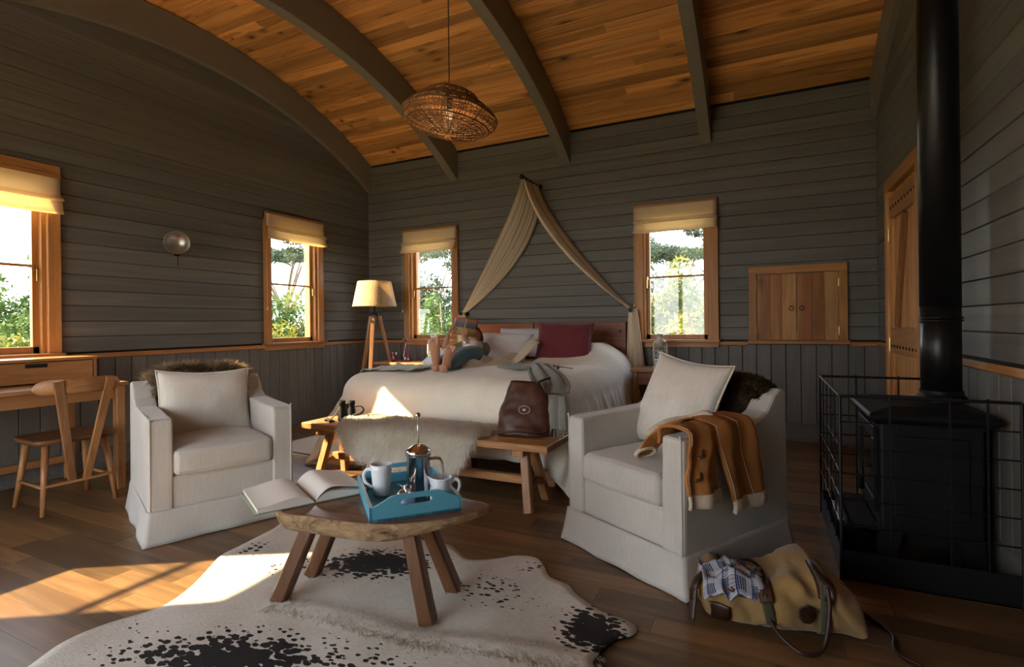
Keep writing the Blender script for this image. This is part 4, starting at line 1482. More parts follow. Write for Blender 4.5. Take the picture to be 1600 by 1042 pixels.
# ------------------------------------------------------------------ low slab table
tb = thing('coffee_table', 'low live edge slab table on four splayed legs', 'table', (-1.36, 1.66, 0))
def bark_mat():
    t = NT('live_edge_bark')
    co = t.coords((1, 1, 2.2), 'Object', False)
    n1 = t.n('TexNoise', i_Scale=9.0, i_Detail=7.0, i_Roughness=.7, i_Distortion=.6); t.l(co, n1.inputs['Vector'])
    vo = t.n('TexVoronoi', i_Scale=26.0); t.l(co, vo.inputs['Vector'])
    c_ = t.ramp(n1.outputs['Fac'], [(.32, (.05, .03, .018)), (.43, (.24, .155, .085)), (.6, (.40, .275, .155)), (.8, (.52, .39, .25))])
    t.base(t.mix(t.ramp(vo.outputs['Distance'], [(.0, (.5, .5, .5)), (.18, (0, 0, 0))]), c_, (.07, .05, .035)))
    t.set(.85, 0, .2); t.bump(t.mix(.4, n1.outputs['Fac'], vo.outputs['Distance']), .9, .02)
    return t.m
tp = [(-1.66, 1.40), (-1.61, 1.362), (-1.494, 1.375), (-1.386, 1.385), (-1.281, 1.40), (-1.15, 1.447), (-1.05, 1.53), (-.98, 1.61), (-.935, 1.73), (-.97, 1.768), (-1.05, 1.78), (-1.2, 1.81), (-1.4, 1.87), (-1.6, 1.86), (-1.74, 1.76), (-1.80, 1.60), (-1.75, 1.45)]
TT = .425
tout = spline([(x + 1.36, y - 1.66, 0) for x, y in tp], 7, True)
NTP = len(tout)
for nm, rings, mat_ in (('slab_top', [(.0, TT), (.5, TT), (.93, TT), (.975, TT - .002)], M['dark_x']),
                        ('bark_edge', [(.975, TT - .002), (1.0, TT - .008), (1.012, TT - .022), (.99, TT - .045), (.95, TT - .064), (.88, TT - .075), (.5, TT - .075), (0, TT - .075)], bark_mat())):
    m = MB()
    for k, z in rings:
        for i, p in enumerate(tout):
            r_ = 0 if nm == 'slab_top' and k < .97 else .016 * nz((p.x * 7, p.y * 7, z * 22)) + .008 * nz((p.x * 22, p.y * 22, z * 40))
            if k < .6: r_ = 0
            if abs(k - .975) < 1e-6: r_ = .008 * nz((p.x * 9, p.y * 9, 1))
            zz = z if z > TT - .01 else TT - (TT - z) * (1 - .5 * smoothstep(.15, .42, p.x))
            m.v.append((p.x * (k + r_ * 1.4), p.y * (k + r_ * 1.4), zz))
    for j in range(len(rings) - 1):
        for i in range(NTP):
            i2 = (i + 1) % NTP
            m.f.append((j * NTP + i, j * NTP + i2, (j + 1) * NTP + i2, (j + 1) * NTP + i))
    m.build(nm, mat_, tb, smooth=True)
for (xb, yb), (xt, yt) in (((-1.765, 1.482), (-1.625, 1.545)), ((-1.815, 1.70), (-1.665, 1.745)), ((-1.128, 1.60), (-1.215, 1.605)), ((-1.175, 1.85), (-1.25, 1.735))):
    d = Vector((xb - xt, yb - yt, -.40)).normalized()
    MB().bar((xt + 1.36, yt - 1.66, TT - .06), (xb + 1.36, yb - 1.66, .012), .052, .052, (1, .3, 0), .060, .060).build('leg', M['dark_z'], tb)

# turquoise tray and coffee things
TRX, TRY, TRA = -1.285, 1.68, atan2(.737, .676)
def tray_p(x, y, z=0):
    return (TRX + x * cos(TRA) - y * sin(TRA), TRY + x * sin(TRA) + y * cos(TRA), TT + .012 + z)
tr = thing('serving_tray', 'turquoise wooden serving tray with cut-out handles on the slab table', 'tray', (TRX, TRY, TT + .001), TRA)
hx, hy, tw = .165, .22, .012
MB().box(-hx, hx, -hy, hy, 0, .010).build('base', plain('dark_tray_inside', (.05, .16, .20), .22), tr)
for s in (-1, 1):
    MB().box(min(s * hx, s * (hx - tw)), max(s * hx, s * (hx - tw)), -hy, hy, .0, .052, b=.002).build('side', M['blue'], tr)
    MB().box(min(s * hx, s * (hx - tw)), max(s * hx, s * (hx - tw)), -hy + .012, hy - .012, .0521, .0535).build('rim', M['blue_edge'], tr)
    m = MB()
    N = 40
    top = lambda x: .052 + .034 * smoothstep(.98, .42, abs(x) / hx)
    y0, y1 = sorted((s * hy, s * (hy - tw)))
    for i in range(N):
        a, c_ = -hx + 2 * hx * i / N, -hx + 2 * hx * (i + 1) / N
        xm = (a + c_) / 2
        def seg(z0a, z0b, z1a, z1b):
            m.add([(a, y0, z0a), (c_, y0, z0b), (c_, y1, z0b), (a, y1, z0a), (a, y0, z1a), (c_, y0, z1b), (c_, y1, z1b), (a, y1, z1a)],
                  [(0, 3, 2, 1), (4, 5, 6, 7), (0, 1, 5, 4), (1, 2, 6, 5), (2, 3, 7, 6), (3, 0, 4, 7)])
        half = lambda x: .0115 * sqrt(max(0, 1 - max(0, abs(x) - .043) ** 2 / .0115 ** 2)) if abs(x) < .0545 else 0
        if abs(xm) < .0545:
            ha, hb_ = half(a), half(c_)
            seg(0, 0, .058 - ha, .058 - hb_)
            seg(.058 + ha, .058 + hb_, top(a), top(c_))
        else:
            seg(0, 0, top(a), top(c_))
    m.build('handle_end', M['blue'], tr)

mg = thing('mug', 'tall white porcelain mug on the tray', 'mug', (-1.382, 1.652, TT + .011), radians(203))
MB().lathe([(.001, .004), (.026, .003), (.029, 0), (.031, .002), (.036, .05), (.041, .10), (.043, .122), (.041, .123), (.038, .10), (.032, .03), (.028, .010), (.001, .008)], 32).build('body', M['porcelain'], mg, smooth=True)
MB().tube(spline([(.036, 0, .098), (.058, 0, .100), (.072, 0, .078), (.066, 0, .05), (.048, 0, .033), (.033, 0, .028)], 6), .0055, 10, flat=1.2).build('handle', M['porcelain'], mg, smooth=True)
MB().lathe([(.001, .095), (.039, .095)], 24).build('coffee', plain('milky_coffee', (.30, .22, .15), .2), mg, smooth=True)

fp = thing('cafetiere', 'polished steel cafetiere with raised plunger on the tray', 'coffee press', (-1.186, 1.630, TT + .011), radians(35))
MB().lathe([(.040, 0), (.043, .003), (.043, .178), (.045, .180), (.0455, .188), (.043, .190), (.0428, .19)], 36).build('beaker', M['steel'], fp, smooth=True)
MB().lathe([(.0465, .184), (.047, .196), (.043, .203), (.026, .216), (.010, .222), (.001, .223)], 32).build('lid', M['steel'], fp, smooth=True)
MB().cyl((0, 0, .22), (0, 0, .325), .0028).build('plunger_rod', M['steel'], fp, smooth=True)
MB().ball((0, 0, .332), .0105, 16, 10).build('plunger_knob', M['steel'], fp, smooth=True)
for s in (-1, 1):
    MB().tube(spline([(.042, s * .008, .165), (.075, s * .008, .165), (.088, s * .008, .150), (.093, s * .008, .10), (.094, s * .008, .055)], 5), .0042, 8).build('handle', M['steel'], fp, smooth=True)

cr = thing('milk_jug', 'white porcelain milk jug with a curled handle on the tray', 'jug', (-1.105, 1.662, TT + .011), radians(28))
def jug(u, v):
    th = 2 * pi * u
    prof = [(.026, 0), (.031, .002), (.033, .03), (.034, .06), (.036, .088), (.040, .100)]
    k = v * (len(prof) - 1); i = min(len(prof) - 2, int(k)); r_ = prof[i][0] * (1 - k + i) + prof[i + 1][0] * (k - i); z = prof[i][1] * (1 - k + i) + prof[i + 1][1] * (k - i)
    sp_ = max(0, cos(th - pi)) ** 8 * smoothstep(.5, 1, v)
    return (cos(th) * (r_ + .020 * sp_), sin(th) * r_, z + .012 * sp_)
m = MB(); m.grid(jug, 48, 16, cu=True)
m.v.append((0, 0, .002)); m.f += [(i, (i + 1) % 48, len(m.v) - 1) for i in range(48)]
m.build('body', M['porcelain'], cr, smooth=True, solid=.003)
MB().tube(spline([(.034, 0, .075), (.052, 0, .090), (.066, 0, .083), (.068, 0, .060), (.055, 0, .030), (.044, 0, .010)], 6), .0048, 10, flat=1.3).build('handle', M['porcelain'], cr, smooth=True)

sb = thing('sugar_bowl', 'small pale blue sugar bowl with domed steel lid on the tray', 'sugar bowl', (-1.207, 1.578, TT + .011))
MB().lathe([(.001, .003), (.028, .002), (.032, 0), (.034, .004), (.035, .040), (.033, .040), (.030, .008), (.001, .006)], 28).build('bowl', plain('pale_blue_glaze', (.42, .53, .72), .2), sb, smooth=True)
MB().lathe([(.035, .041), (.034, .048), (.024, .060), (.008, .066), (.006, .072), (.009, .077), (.001, .081)], 28).build('lid', M['steel'], sb, smooth=True)
so = MB(); so.ball((.0, .0, 0), .014, 12, 8, (1.3, 1, .35)); so.tube([(.014, 0, .002), (.06, 0, .010), (.10, 0, .006)], [.003, .0025, .003], 6, flat=1.6)
for (x, y, z, a_, lb) in ((-1.180, 1.556, .0605, 2.6, 'steel spoon resting on the sugar bowl'), (-1.232, 1.54, .0045, radians(-95), 'steel spoon lying flat in the near tray corner')):
    s_ = MB(); s_.v, s_.f = list(so.v), list(so.f)
    o = s_.build('spoon', M['steel'], None, smooth=True)
    o.location = (x, y, TT + .011 + z); o.rotation_euler = (0, 0, a_)
    tag(o, lb, 'spoon', 'spoons on the tray')

# open book at the left end of the table
bk = thing('open_book', 'open hardback with blank looking pages on the table end', 'book', (-1.70, 1.56, TT + .001), atan2(1.491 - 1.629, -1.574 + 1.831))
# local x runs along the spine, y across the two page blocks
HL = .148
for s in (-1, 1):
    MB().box(-HL - .004, HL + .004, min(s * .004, s * .215), max(s * .004, s * .215), .0, .0035, b=.001).build('cover_board', M['cover'], bk)
    def pg(u, v, s=s):
        a = u
        y = s * (.003 + .203 * a)
        z = .006 + .032 * (1 - (1 - min(1, a / .30)) ** 2) * (1 - .55 * smoothstep(.3, 1, a)) * (1 if s < 0 else .9)
        return (-HL + 2 * HL * v, y, z)
    m = MB(); m.grid(pg, 24, 8)
    nb = len(m.v)
    m.build('page', M['paper'], bk, smooth=True)
    m = MB()
    prof = [pg(i / 23, 0) for i in range(24)]
    poly = [(p[1], p[2] - .001) for p in prof] + [(s * .203, .0036), (s * .003, .0036)]
    m.prism(poly, -HL + .001, HL - .001, 'x')
    m.build('page_block', M['paper'], bk)
def loose(u, v):
    a = u
    return (-HL + 2 * HL * v, .003 + .19 * a, .012 + .040 * (1 - (1 - min(1, a / .35)) ** 2) * (1 - .55 * smoothstep(.3, 1, a)))
MB().grid(loose, 20, 6).build('loose_page', M['paper'], bk, smooth=True)
MB().box(-HL - .004, HL + .004, -.006, .006, 0, .004).build('spine', M['cover'], bk)

# ------------------------------------------------------------------ tan shearling jacket over the arm of the right chair
jk = thing('jacket', 'tan suede jacket with fleece lining thrown over the chair arm', 'jacket')
jk.matrix_world = Matrix.Translation(AR.location) @ Matrix.Rotation(AR.rotation_euler.z, 4, 'Z')
def over_arm(y0, y1, zi, zo, skew, out=.016, flare=.03, seed=0):
    """sheet from the inner face, over the arm top, down the outside; v along that path"""
    xi, xo = .245, .36
    def fn(u, v):
        yy = y0 + (y1 - y0) * u
        zt = .650 + .012 * smoothstep(-.1, .2, yy) + out
        li, lt = zt - zi, xo - xi + 2 * out
        lo = zt - zo
        s = v * (li + lt + lo)
        if s < li:
            x, z = xi - out, zi + s
        elif s < li + lt:
            q = (s - li) / lt
            x, z = xi - out + q * lt, zt + .015 * sin(pi * q)
        else:
            q = (s - li - lt) / lo
            x, z = xo + out + flare * q, zt - q * lo
            yy += skew * q
        ds = min(abs(s - li), abs(s - li - lt))
        fo = .014 * sin(u * 8 + v * 3 + seed) + .018 * nz((u * 2.5 + seed, v * 3, seed)) + .007 * nz((u * 7, v * 9, seed))
        return (x + fo * (1 if s > li + lt * .5 else -.3) , yy + .012 * nz((u * 3, v * 5, seed + 3)), z + abs(fo) * .6 * (li < s < li + lt))
    return fn
f1 = over_arm(-.375, -.19, .60, .41, .0, .012, .02, 1)
f2 = over_arm(-.21, .03, .57, .36, .07, .020, .03, 4)
MB().grid(f1, 20, 34).build('front_panel', M['suede'], jk, smooth=True, solid=.014)
MB().grid(f2, 24, 36).build('back_panel', M['suede'], jk, smooth=True, solid=.016)
def hem(f, dz, bulge):
    def fn(u, v):
        p = f(u, 1.0)
        return (p[0] + .004 + bulge * .4 * sin(pi * v), p[1] + .006 * sin(u * 20) * .3, p[2] + .006 - dz * v)
    return fn
MB().grid(hem(f1, .055, .012), 20, 8).build('fleece_hem', M['fleece'], jk, smooth=True, solid=.014)
MB().grid(hem(f2, .055, .012), 24, 8).build('fleece_hem', M['fleece'], jk, smooth=True, solid=.016)
# seams
for f, u in ((f2, .62), (f2, .03), (f1, .03)):
    pts = [Vector(f(u, v / 20)) + Vector((.009, 0, .006)) for v in range(6, 21)]
    MB().tube(pts, .0018, 6).build('seam', M['fleece'], jk, smooth=True)
# rolled fleece collar between the panels and the inner sleeve hanging on the seat
MB().tube(spline([(.10, -.30, .60), (.16, -.20, .665), (.235, -.13, .690), (.30, -.12, .695), (.345, -.15, .672), (.37, -.17, .63)], 6), [.016 + .008 * sin(i * .5) for i in range(31)], 10).build('collar', M['fleece'], jk, smooth=True)
def sleeve(u, v):
    c0, c1 = Vector((.25, -.24, .655)), Vector((.075, -.285, .50))
    c_ = c0.lerp(c1, v) + Vector((0, 0, .045 * sin(pi * v * .9)))
    th = 2 * pi * u
    r1, r2 = .075 - .025 * v, .055 - .022 * v
    ax = Vector((.2, 1, 0)).normalized(); az = Vector((.62, -.1, .75)).normalized()
    w_ = 1 + .12 * nz((u * 4, v * 5, 2))
    return tuple(c_ + ax * cos(th) * r1 * w_ + az * sin(th) * r2 * w_)
MB().grid(sleeve, 28, 18, cu=True).build('sleeve', M['suede'], jk, smooth=True, solid=.006)
MB().tube([sleeve(i / 20, 0.98) for i in range(20)], .010, 8, True).build('cuff', M['fleece'], jk, smooth=True)
for v_, u_ in ((.66, .35), (.86, .30)):
    p = Vector(f1(u_, v_)) + Vector((.02, 0, 0))
    MB().cyl(p + Vector((0, -.025, 0)), p + Vector((0, .022, .003)), .006, .005).build('toggle', M['brass'], jk, smooth=True)
    MB().tube([p + Vector((0, .01, .03)), p + Vector((.004, .0, .004)), p + Vector((0, -.008, -.004))], .004, 6).build('toggle_loop', M['dark_leather'], jk)
# ------------------------------------------------------------------ desk, hutch, papers and wooden chair
dk = thing('writing_desk', 'teak writing desk under the left window', 'desk', (-4.36, 1.2, 0))
MB().box(-.37, .36, -1.05, .93, .715, .740, b=.004).build('top', M['teak_y'], dk)
for s in (-1, 1):
    MB().box(.315 if s > 0 else -.335, .335 if s > 0 else -.315, -1.0, .90, .63, .715, b=.003).build('apron', M['teak_y'], dk)
for y in (-.98, .885):
    for x in (-.325, .325):
        MB().box(x - .027, x + .027, y - .027, y + .027, 0, .715, b=.004).build('leg', M['teak_z'], dk)
MB().box(-.30, .30, .865, .90, .63, .715, b=.003).build('end_apron', M['teak_x'], dk)
MB().bar((-.29, .42, .70), (-.29, -.50, .34), .05, .028, (1, 0, 0)).build('brace', M['teak_y'], dk)
MB().box(-.31, -.28, -.98, .88, .13, .18, b=.003).build('stretcher', M['teak_y'], dk)
ht = thing('desk_hutch', 'low teak shelf with a drawer standing on the desk', 'hutch', (-4.50, 1.30, .741))
MB().box(-.14, .15, -1.0, .82, .150, .170, b=.003).build('shelf_top', M['teak_y'], ht)
for y in (.80, .18, -.98):
    MB().box(-.13, .14, y - .01, y + .01, 0, .150, b=.002).build('divider', M['teak_x'], ht)
MB().box(-.14, -.125, -.98, .8, 0, .15).build('back_panel', M['teak_y'], ht)
d = MB().box(-.11, .145, .195, .785, .008, .145, b=.003).build('drawer', M['teak_y'], ht)
MB().box(.1455, .1475, .40, .52, .112, .138, b=.004).build('finger_slot', M['black'], d)
for i, (x, y, a_, lb) in enumerate(((-4.16, 1.0, .12, 'loose white sheet on the desk top, nearer the window end'), (-4.14, 1.32, -.2, 'loose white sheet on the desk top behind the chair crest'))):
    o = MB().grid(lambda u, v: ((u - .5) * .21, (v - .5) * .297, .001 + .012 * (v * v) * (u > .2) * u), 8, 10).build('paper_sheet', M['paper'], None, smooth=True, solid=.0006)
    o.location = (x, y, .7415); o.rotation_euler = (0, 0, a_)
    tag(o, lb, 'paper', 'papers on the desk')

wc = thing('wooden_chair', 'wooden chair with curved crest rail and plank seat at the desk', 'chair', (-4.02, 1.775, 0), radians(90 - 3))
# local: +y = the desk side... seat front towards the wall (local +y), back at local -y
m = MB()
def seat_o(k):
    return [(-.20, -.16), (-.215, -.05), (-.215, .10), (-.19, .19), (-.10, .215), (.10, .215), (.19, .19), (.215, .10), (.215, -.05), (.20, -.16), (.10, -.185), (-.10, -.185)]
so_ = spline([(x, y, 0) for x, y in seat_o(1)], 4, True)
for k, z in ((0, .437), (.6, .437), (.92, .444), (1, .442), (1.01, .432), (.97, .414), (.5, .408), (0, .408)):
    for p in so_:
        m.v.append((p.x * k, p.y * k, z))
n_ = len(so_)
for j in range(7):
    for i in range(n_):
        m.f.append((j * n_ + i, j * n_ + (i + 1) % n_, (j + 1) * n_ + (i + 1) % n_, (j + 1) * n_ + i))
m.build('seat', M['dark_x'], wc, smooth=True)
LB_ = [((-.15, -.12), (-.19, -.185)), ((.15, -.12), (.19, -.185)), ((-.15, .14), (-.19, .20)), ((.15, .14), (.19, .20))]
for (a, b_), (c_, e_) in LB_:
    MB().cyl((a, b_, .415), (c_, e_, 0), .021, .014, 12).build('leg', M['teak_z'], wc, smooth=True)
for s in (-1, 1):
    MB().cyl((s * .176, -.16, .16), (s * .176, .175, .16), .010, n=10).build('side_stretcher', M['teak_y'], wc, smooth=True)
MB().bar((-.178, -.162, .17), (.178, -.162, .17), .034, .016).build('back_stretcher', M['teak_x'], wc)
for s in (-1, 1):
    MB().bar((s * .035, -.165, .165), (s * .135, -.255, .80), .040, .020, (0, 1, 0), .050, .020).build('back_slat', M['teak_z'], wc)
def crest(u, v):
    th = 2 * pi * v
    x = -.225 + .45 * u
    yb = -.225 - .035 + .10 * (2 * u - 1) ** 2
    e = (1 - abs(2 * u - 1) ** 8) ** .5 if abs(2 * u - 1) < 1 else 0
    return (x, yb + .012 * cos(th), .765 + .048 * sin(th) * max(.25, e) - .01 * (2 * u - 1) ** 2)
MB().grid(crest, 26, 13).build('crest_rail', M['teak_x'], wc, smooth=True)

# ------------------------------------------------------------------ wall lamp
ws = thing('wall_lamp', 'round pewter wall lamp with pull cord between two windows', 'lamp', (XL + .018, 2.93, 1.873))
qx = Matrix.Rotation(radians(90), 4, 'Y')
MB().lathe([(.001, 0), (.035, 0), (.035, .012), (.012, .016), (.012, .10), (.001, .10)], 20, M=qx).build('bracket', M['black'], ws)
sh = MB(); sh.lathe([(.012, .085), (.05, .088), (.085, .105), (.098, .13), (.100, .15), (.097, .15), (.09, .135), (.05, .10), (.012, .095)], 32, M=qx)
so2 = sh.build('shade', plain('pewter', (.42, .40, .37), .3, .9, bump=.3, bscale=40), ws, smooth=True)
so2.rotation_euler = (0, radians(8), radians(-30))
MB().ball((.12, -.02, -.03), .045, 16, 10).build('bulb_cover', M['glass'], ws, smooth=True)
m = MB(); m.box(.0, .035, -.022, .012, -.125, -.095, b=.004); m.cyl((.02, 0, -.12), (.02, 0, -.215), .003); m.build('switch_cord', M['black'], ws)

# ------------------------------------------------------------------ woven pendant
PX, PY, PZ = -1.908, 3.02, 2.53
pd = thing('woven_pendant', 'two tiered woven rattan pendant shade hanging from a ceiling rib', 'lamp', (PX, PY, PZ))
MB().cyl((0, 0, .16), (0, 0, 3.575 - PZ), .004, n=8).build('cord', plain('cord', (.05, .04, .03), .7), pd)
MB().cyl((0, 0, 1.035), (0, 0, 3.580 - PZ), .04, n=18).build('ceiling_rose', M['black'], pd)
rattan = wood('rattan', (.085, .040, .014), (.19, .095, .034), (.31, .175, .07), 'x', .5, 3.0, .2, bump=0)
TILT = Matrix.Rotation(radians(7), 3, 'Y') @ Matrix.Rotation(radians(-3), 3, 'X')
def shade_prof(k):
    """outer outline r,z with k 0 (top) .. 1 (bottom centre)"""
    pr = [(.03, .165), (.12, .160), (.175, .125), (.195, .085), (.235, .065), (.30, .02), (.322, -.025), (.30, -.065), (.22, -.105), (.12, -.13), (.03, -.138)]
    t_ = k * (len(pr) - 1); i = min(len(pr) - 2, int(t_)); f = t_ - i
    return pr[i][0] * (1 - f) + pr[i + 1][0] * f, pr[i][1] * (1 - f) + pr[i + 1][1] * f
def spt(k, a, j=0.0):
    r_, z = shade_prof(k)
    w = 1 + .035 * nz((cos(a) * 1.4, sin(a) * 1.4, k * 3)) + j
    return TILT @ Vector((r_ * w * cos(a), r_ * w * sin(a), z + .012 * nz((cos(a) * 2, sin(a) * 2, k * 4 + 5))))
m = MB()
NR = 96
for i in range(NR):
    a = 2 * pi * i / NR + rnd.uniform(-.012, .012)
    k1 = 1.0 if i % 3 == 0 else (.96 if i % 3 == 1 else .86)
    m.tube([spt(k1 * j / 22, a + .05 * sin(j * .4 + i)) for j in range(23)], .0028, 4)
m.build('radial_canes', rattan, pd, smooth=True, kind='stuff')
m = MB()
for i in range(58):
    k = .03 + .94 * (i + rnd.uniform(-.35, .35)) / 58
    if .56 < k < .60 or .71 < k < .76:
        continue
    ph = rnd.uniform(0, 6.28)
    m.tube([spt(min(.99, max(.01, k + .006 * sin(a_ * 3 + ph))), 2 * pi * a_ / 60, .008 * (1 if a_ % 2 else -1)) for a_ in range(60)], .0033, 4, True)
m.build('woven_rings', rattan, pd, smooth=True, kind='stuff')
for k in (.34, .57, .74):
    m = MB(); m.tube([spt(k, 2 * pi * a_ / 48, .012) for a_ in range(48)], .006, 6, True); m.build('hoop', rattan, pd, smooth=True)
MB().cyl((0, 0, .03), (0, 0, .12), .02).build('bulb_holder', M['black'], pd)
bulb = MB().ball((0, 0, -.005), .032, 14, 10)
bm_ = NT('warm_bulb'); bm_.b.inputs['Emission Color'].default_value = (1, .62, .28, 1); bm_.b.inputs['Emission Strength'].default_value = .25
bulb.build('bulb', bm_.m, pd, smooth=True)
lp = add_light('pendant_light', 'POINT', (0, 0, -.005), 3.5, (1.0, .58, .26), shadow_soft_size=.10)
lp.parent = pd

# ------------------------------------------------------------------ tripod floor lamp
fl_t = thing('floor_lamp', 'wooden tripod floor lamp with straw drum shade in the corner', 'floor lamp', (-4.215, 4.95, 0))
t_ = NT('straw_shade')
co = t_.coords((1, 1, 1), 'Object', False)
mp = t_.n('Mapping'); mp.inputs['Scale'].default_value = (160, 160, 4); t_.l(co, mp.inputs[0])
n_1 = t_.n('TexNoise', i_Scale=1.0, i_Detail=2.0); t_.l(mp.outputs[0], n_1.inputs['Vector'])
t_.base(t_.ramp(n_1.outputs['Fac'], [(.3, (.46, .33, .17)), (.7, (.72, .57, .36))])); t_.set(.9, 0, .1); t_.bump(n_1.outputs['Fac'], .5, .002)
tl_ = t_.n('BsdfTranslucent'); tl_.inputs[0].default_value = (.8, .58, .3, 1); mx_ = t_.n('MixShader'); mx_.inputs[0].default_value = .3
t_.l(t_.b.outputs[0], mx_.inputs[1]); t_.l(tl_.outputs[0], mx_.inputs[2]); t_.l(mx_.outputs[0], t_.out.inputs['Surface'])
MB().lathe([(.262, 1.335), (.258, 1.34), (.198, 1.632), (.194, 1.634), (.190, 1.632), (.252, 1.338), (.262, 1.335)], 48).build('shade', t_.m, fl_t, smooth=True)
for a in (radians(-65), radians(55), radians(175)):
    MB().bar((.05 * cos(a), .05 * sin(a), 1.25), (.33 * cos(a), .33 * sin(a), 0), .032, .045, (-sin(a), cos(a), 0), .028, .040).build('leg', M['teak_z'], fl_t)
    MB().bar((.05 * cos(a), .05 * sin(a), 1.265), (.058 * cos(a), .058 * sin(a), 1.225), .038, .050, (-sin(a), cos(a), 0)).build('leg_ferrule', M['black'], fl_t)
m = MB(); m.cyl((0, 0, 1.22), (0, 0, 1.26), .06, n=20); m.cyl((0, 0, 1.26), (0, 0, 1.46), .012); m.build('stem', M['black'], fl_t)
for i in range(3):
    a = i * 2.09
    MB().cyl((0, 0, 1.60), (.192 * cos(a), .192 * sin(a), 1.62), .003, n=6).build('shade_arm', M['black'], fl_t)
MB().ball((0, 0, 1.49), .035, 12, 8).build('bulb', M['porcelain'], fl_t, smooth=True)

# ------------------------------------------------------------------ little wall cupboard
cp = thing('wall_cupboard', 'small two door wooden cupboard set into the back wall', 'cupboard', (.262, YB - .018, .915))
cw_, ch_ = .398, .70
for s in (-1, 1):
    MB().box(min(s * (cw_ - .068), s * cw_), max(s * (cw_ - .068), s * cw_), -.036, 0, 0.0, ch_, b=.003).build('frame_side', M['cedar'], cp)
MB().box(-cw_, cw_, -.038, 0, ch_ - .07, ch_ + .002, b=.003).build('frame_top', M['cedar_h'], cp)
MB().box(-cw_ - .012, cw_ + .012, -.060, 0, -.022, .012, b=.003).build('frame_sill', M['cedar_h'], cp)
for s in (-1, 1):
    d = link(bpy.data.objects.new('door', None)); d.parent = cp
    ws_ = [.12, .10, .107]
    x = .002
    for iw, w_ in enumerate(ws_):
        MB().box(min(s * x, s * (x + w_ - .0015)), max(s * x, s * (x + w_ - .0015)), -.022, 0, .015, ch_ - .074, b=.0015).build('door_board', M['cabinet_pale'] if (s, iw) in ((-1, 0), (1, 2)) else M['cabinet'], d)
        x += w_
    m = MB(); m.tube([(s * .042 + .018 * cos(a_ * pi / 10), -.026, .305 + .018 * sin(a_ * pi / 10)) for a_ in range(20)], .0030, 6, True); m.ball((s * .042, -.024, .325), .006, 8, 6)
    m.build('ring_pull', M['black'], d)
    for z in (.10, .53):
        MB().cyl((s * .331, -.030, z - .035), (s * .331, -.030, z + .035), .006, n=8).build('hinge', M['brass'], d)
MB().bar((.006, -.030, .02), (.006, -.030, .10), .012, .012, (0, 1, 0)).build('bolt_latch', M['brass'], cp)

# ------------------------------------------------------------------ stove, flue and guard
SX0, SX1, SY0, SY1 = .455, .815, 2.80, 3.32
stv = thing('wood_stove', 'black cast iron wood stove with glazed door facing the bed', 'stove', ((SX0 + SX1) / 2, (SY0 + SY1) / 2, 0))
a, c_ = (SX1 - SX0) / 2, (SY1 - SY0) / 2
m = MB(); m.rbox(-a, a, -c_, c_, .175, .655, .010, 2); m.build('body', M['stove'], stv)
MB().box(-a + .05, a - .05, -c_ - .008, -c_ + .002, .25, .60, b=.004).build('side_panel', M['stove'], stv)
m = MB()
m.v, m.f = [], []
for z, e in ((.650, .018), (.672, .045), (.688, .050), (.700, .040), (.722, -.05), (.728, -.12)):
    m.v += [(-a - e, -c_ - e, z), (a + e, -c_ - e, z), (a + e, c_ + e, z), (-a - e, c_ + e, z)]
for j in range(5):
    for i in range(4):
        m.f.append((j * 4 + i, j * 4 + (i + 1) % 4, j * 4 + 4 + (i + 1) % 4, j * 4 + 4 + i))
m.f += [(3, 2, 1, 0), (20, 21, 22, 23)]
m.build('top_plate', M['stove'], stv, bevel=.004)
for sx_ in (-1, 1):
    for sy_ in (-1, 1):
        x, y = sx_ * (a - .045), sy_ * (c_ - .05)
        MB().bar((x, y, .20), (x + sx_ * .03, y + sy_ * .03, 0), .10, .09, (0, 1, 0), .06, .055).build('leg', M['stove'], stv)
m = MB()
m.box(-a - .018, -a, -c_ + .05, c_ - .05, .24, .30, b=.003); m.box(-a - .018, -a, -c_ + .05, c_ - .05, .57, .625, b=.003)
m.box(-a - .018, -a, -c_ + .05, -c_ + .11, .30, .57, b=.003); m.box(-a - .018, -a, c_ - .11, c_ - .05, .30, .57, b=.003)
d = m.build('door', M['stove'], stv)
MB().box(-a - .010, -a - .004, -c_ + .11, c_ - .11, .30, .57).build('glass', M['stoveglass'], d)
m = MB(); m.cyl((-a - .018, -c_ + .085, .44), (-a - .06, -c_ + .085, .44), .008); m.cyl((-a - .06, -c_ + .085, .46), (-a - .06, -c_ + .085, .33), .010, .013); m.build('handle', M['black'], d, smooth=True)
m = MB(); m.box(-a - .13, -a - .005, -c_ + .02, c_ - .02, .168, .182, b=.003); m.box(-a - .13, -a - .118, -c_ + .02, c_ - .02, .182, .20, b=.002); m.build('ash_lip', M['stove'], stv)
m = MB(); m.box(-.10, .12, -c_ + .05, c_ - .1, .105, .176, b=.004); m.build('ash_pan', M['stove'], stv)
fu = thing('stove_flue', 'tall black stove pipe rising to the ceiling', 'stove pipe', (.735, 3.06, .7285))
MB().lathe([(.095, 0), (.095, .02), (.082, .035), (.082, .05)], 32).build('collar', M['stove'], fu, smooth=False)
MB().cyl((0, 0, .03), (0, 0, .45), .0765, n=36).build('pipe', M['flue'], fu, smooth=True)
MB().cyl((0, 0, .44), (0, 0, arch(3.06) - .73 - .005), .078, n=36).build('pipe', M['flue'], fu, smooth=True)
for z in (.372, .386):
    MB().tube([(.080 * cos(i_ * pi / 18), .080 * sin(i_ * pi / 18), z) for i_ in range(36)], .0045, 6, True).build('clamp', M['flue'], fu, smooth=True)

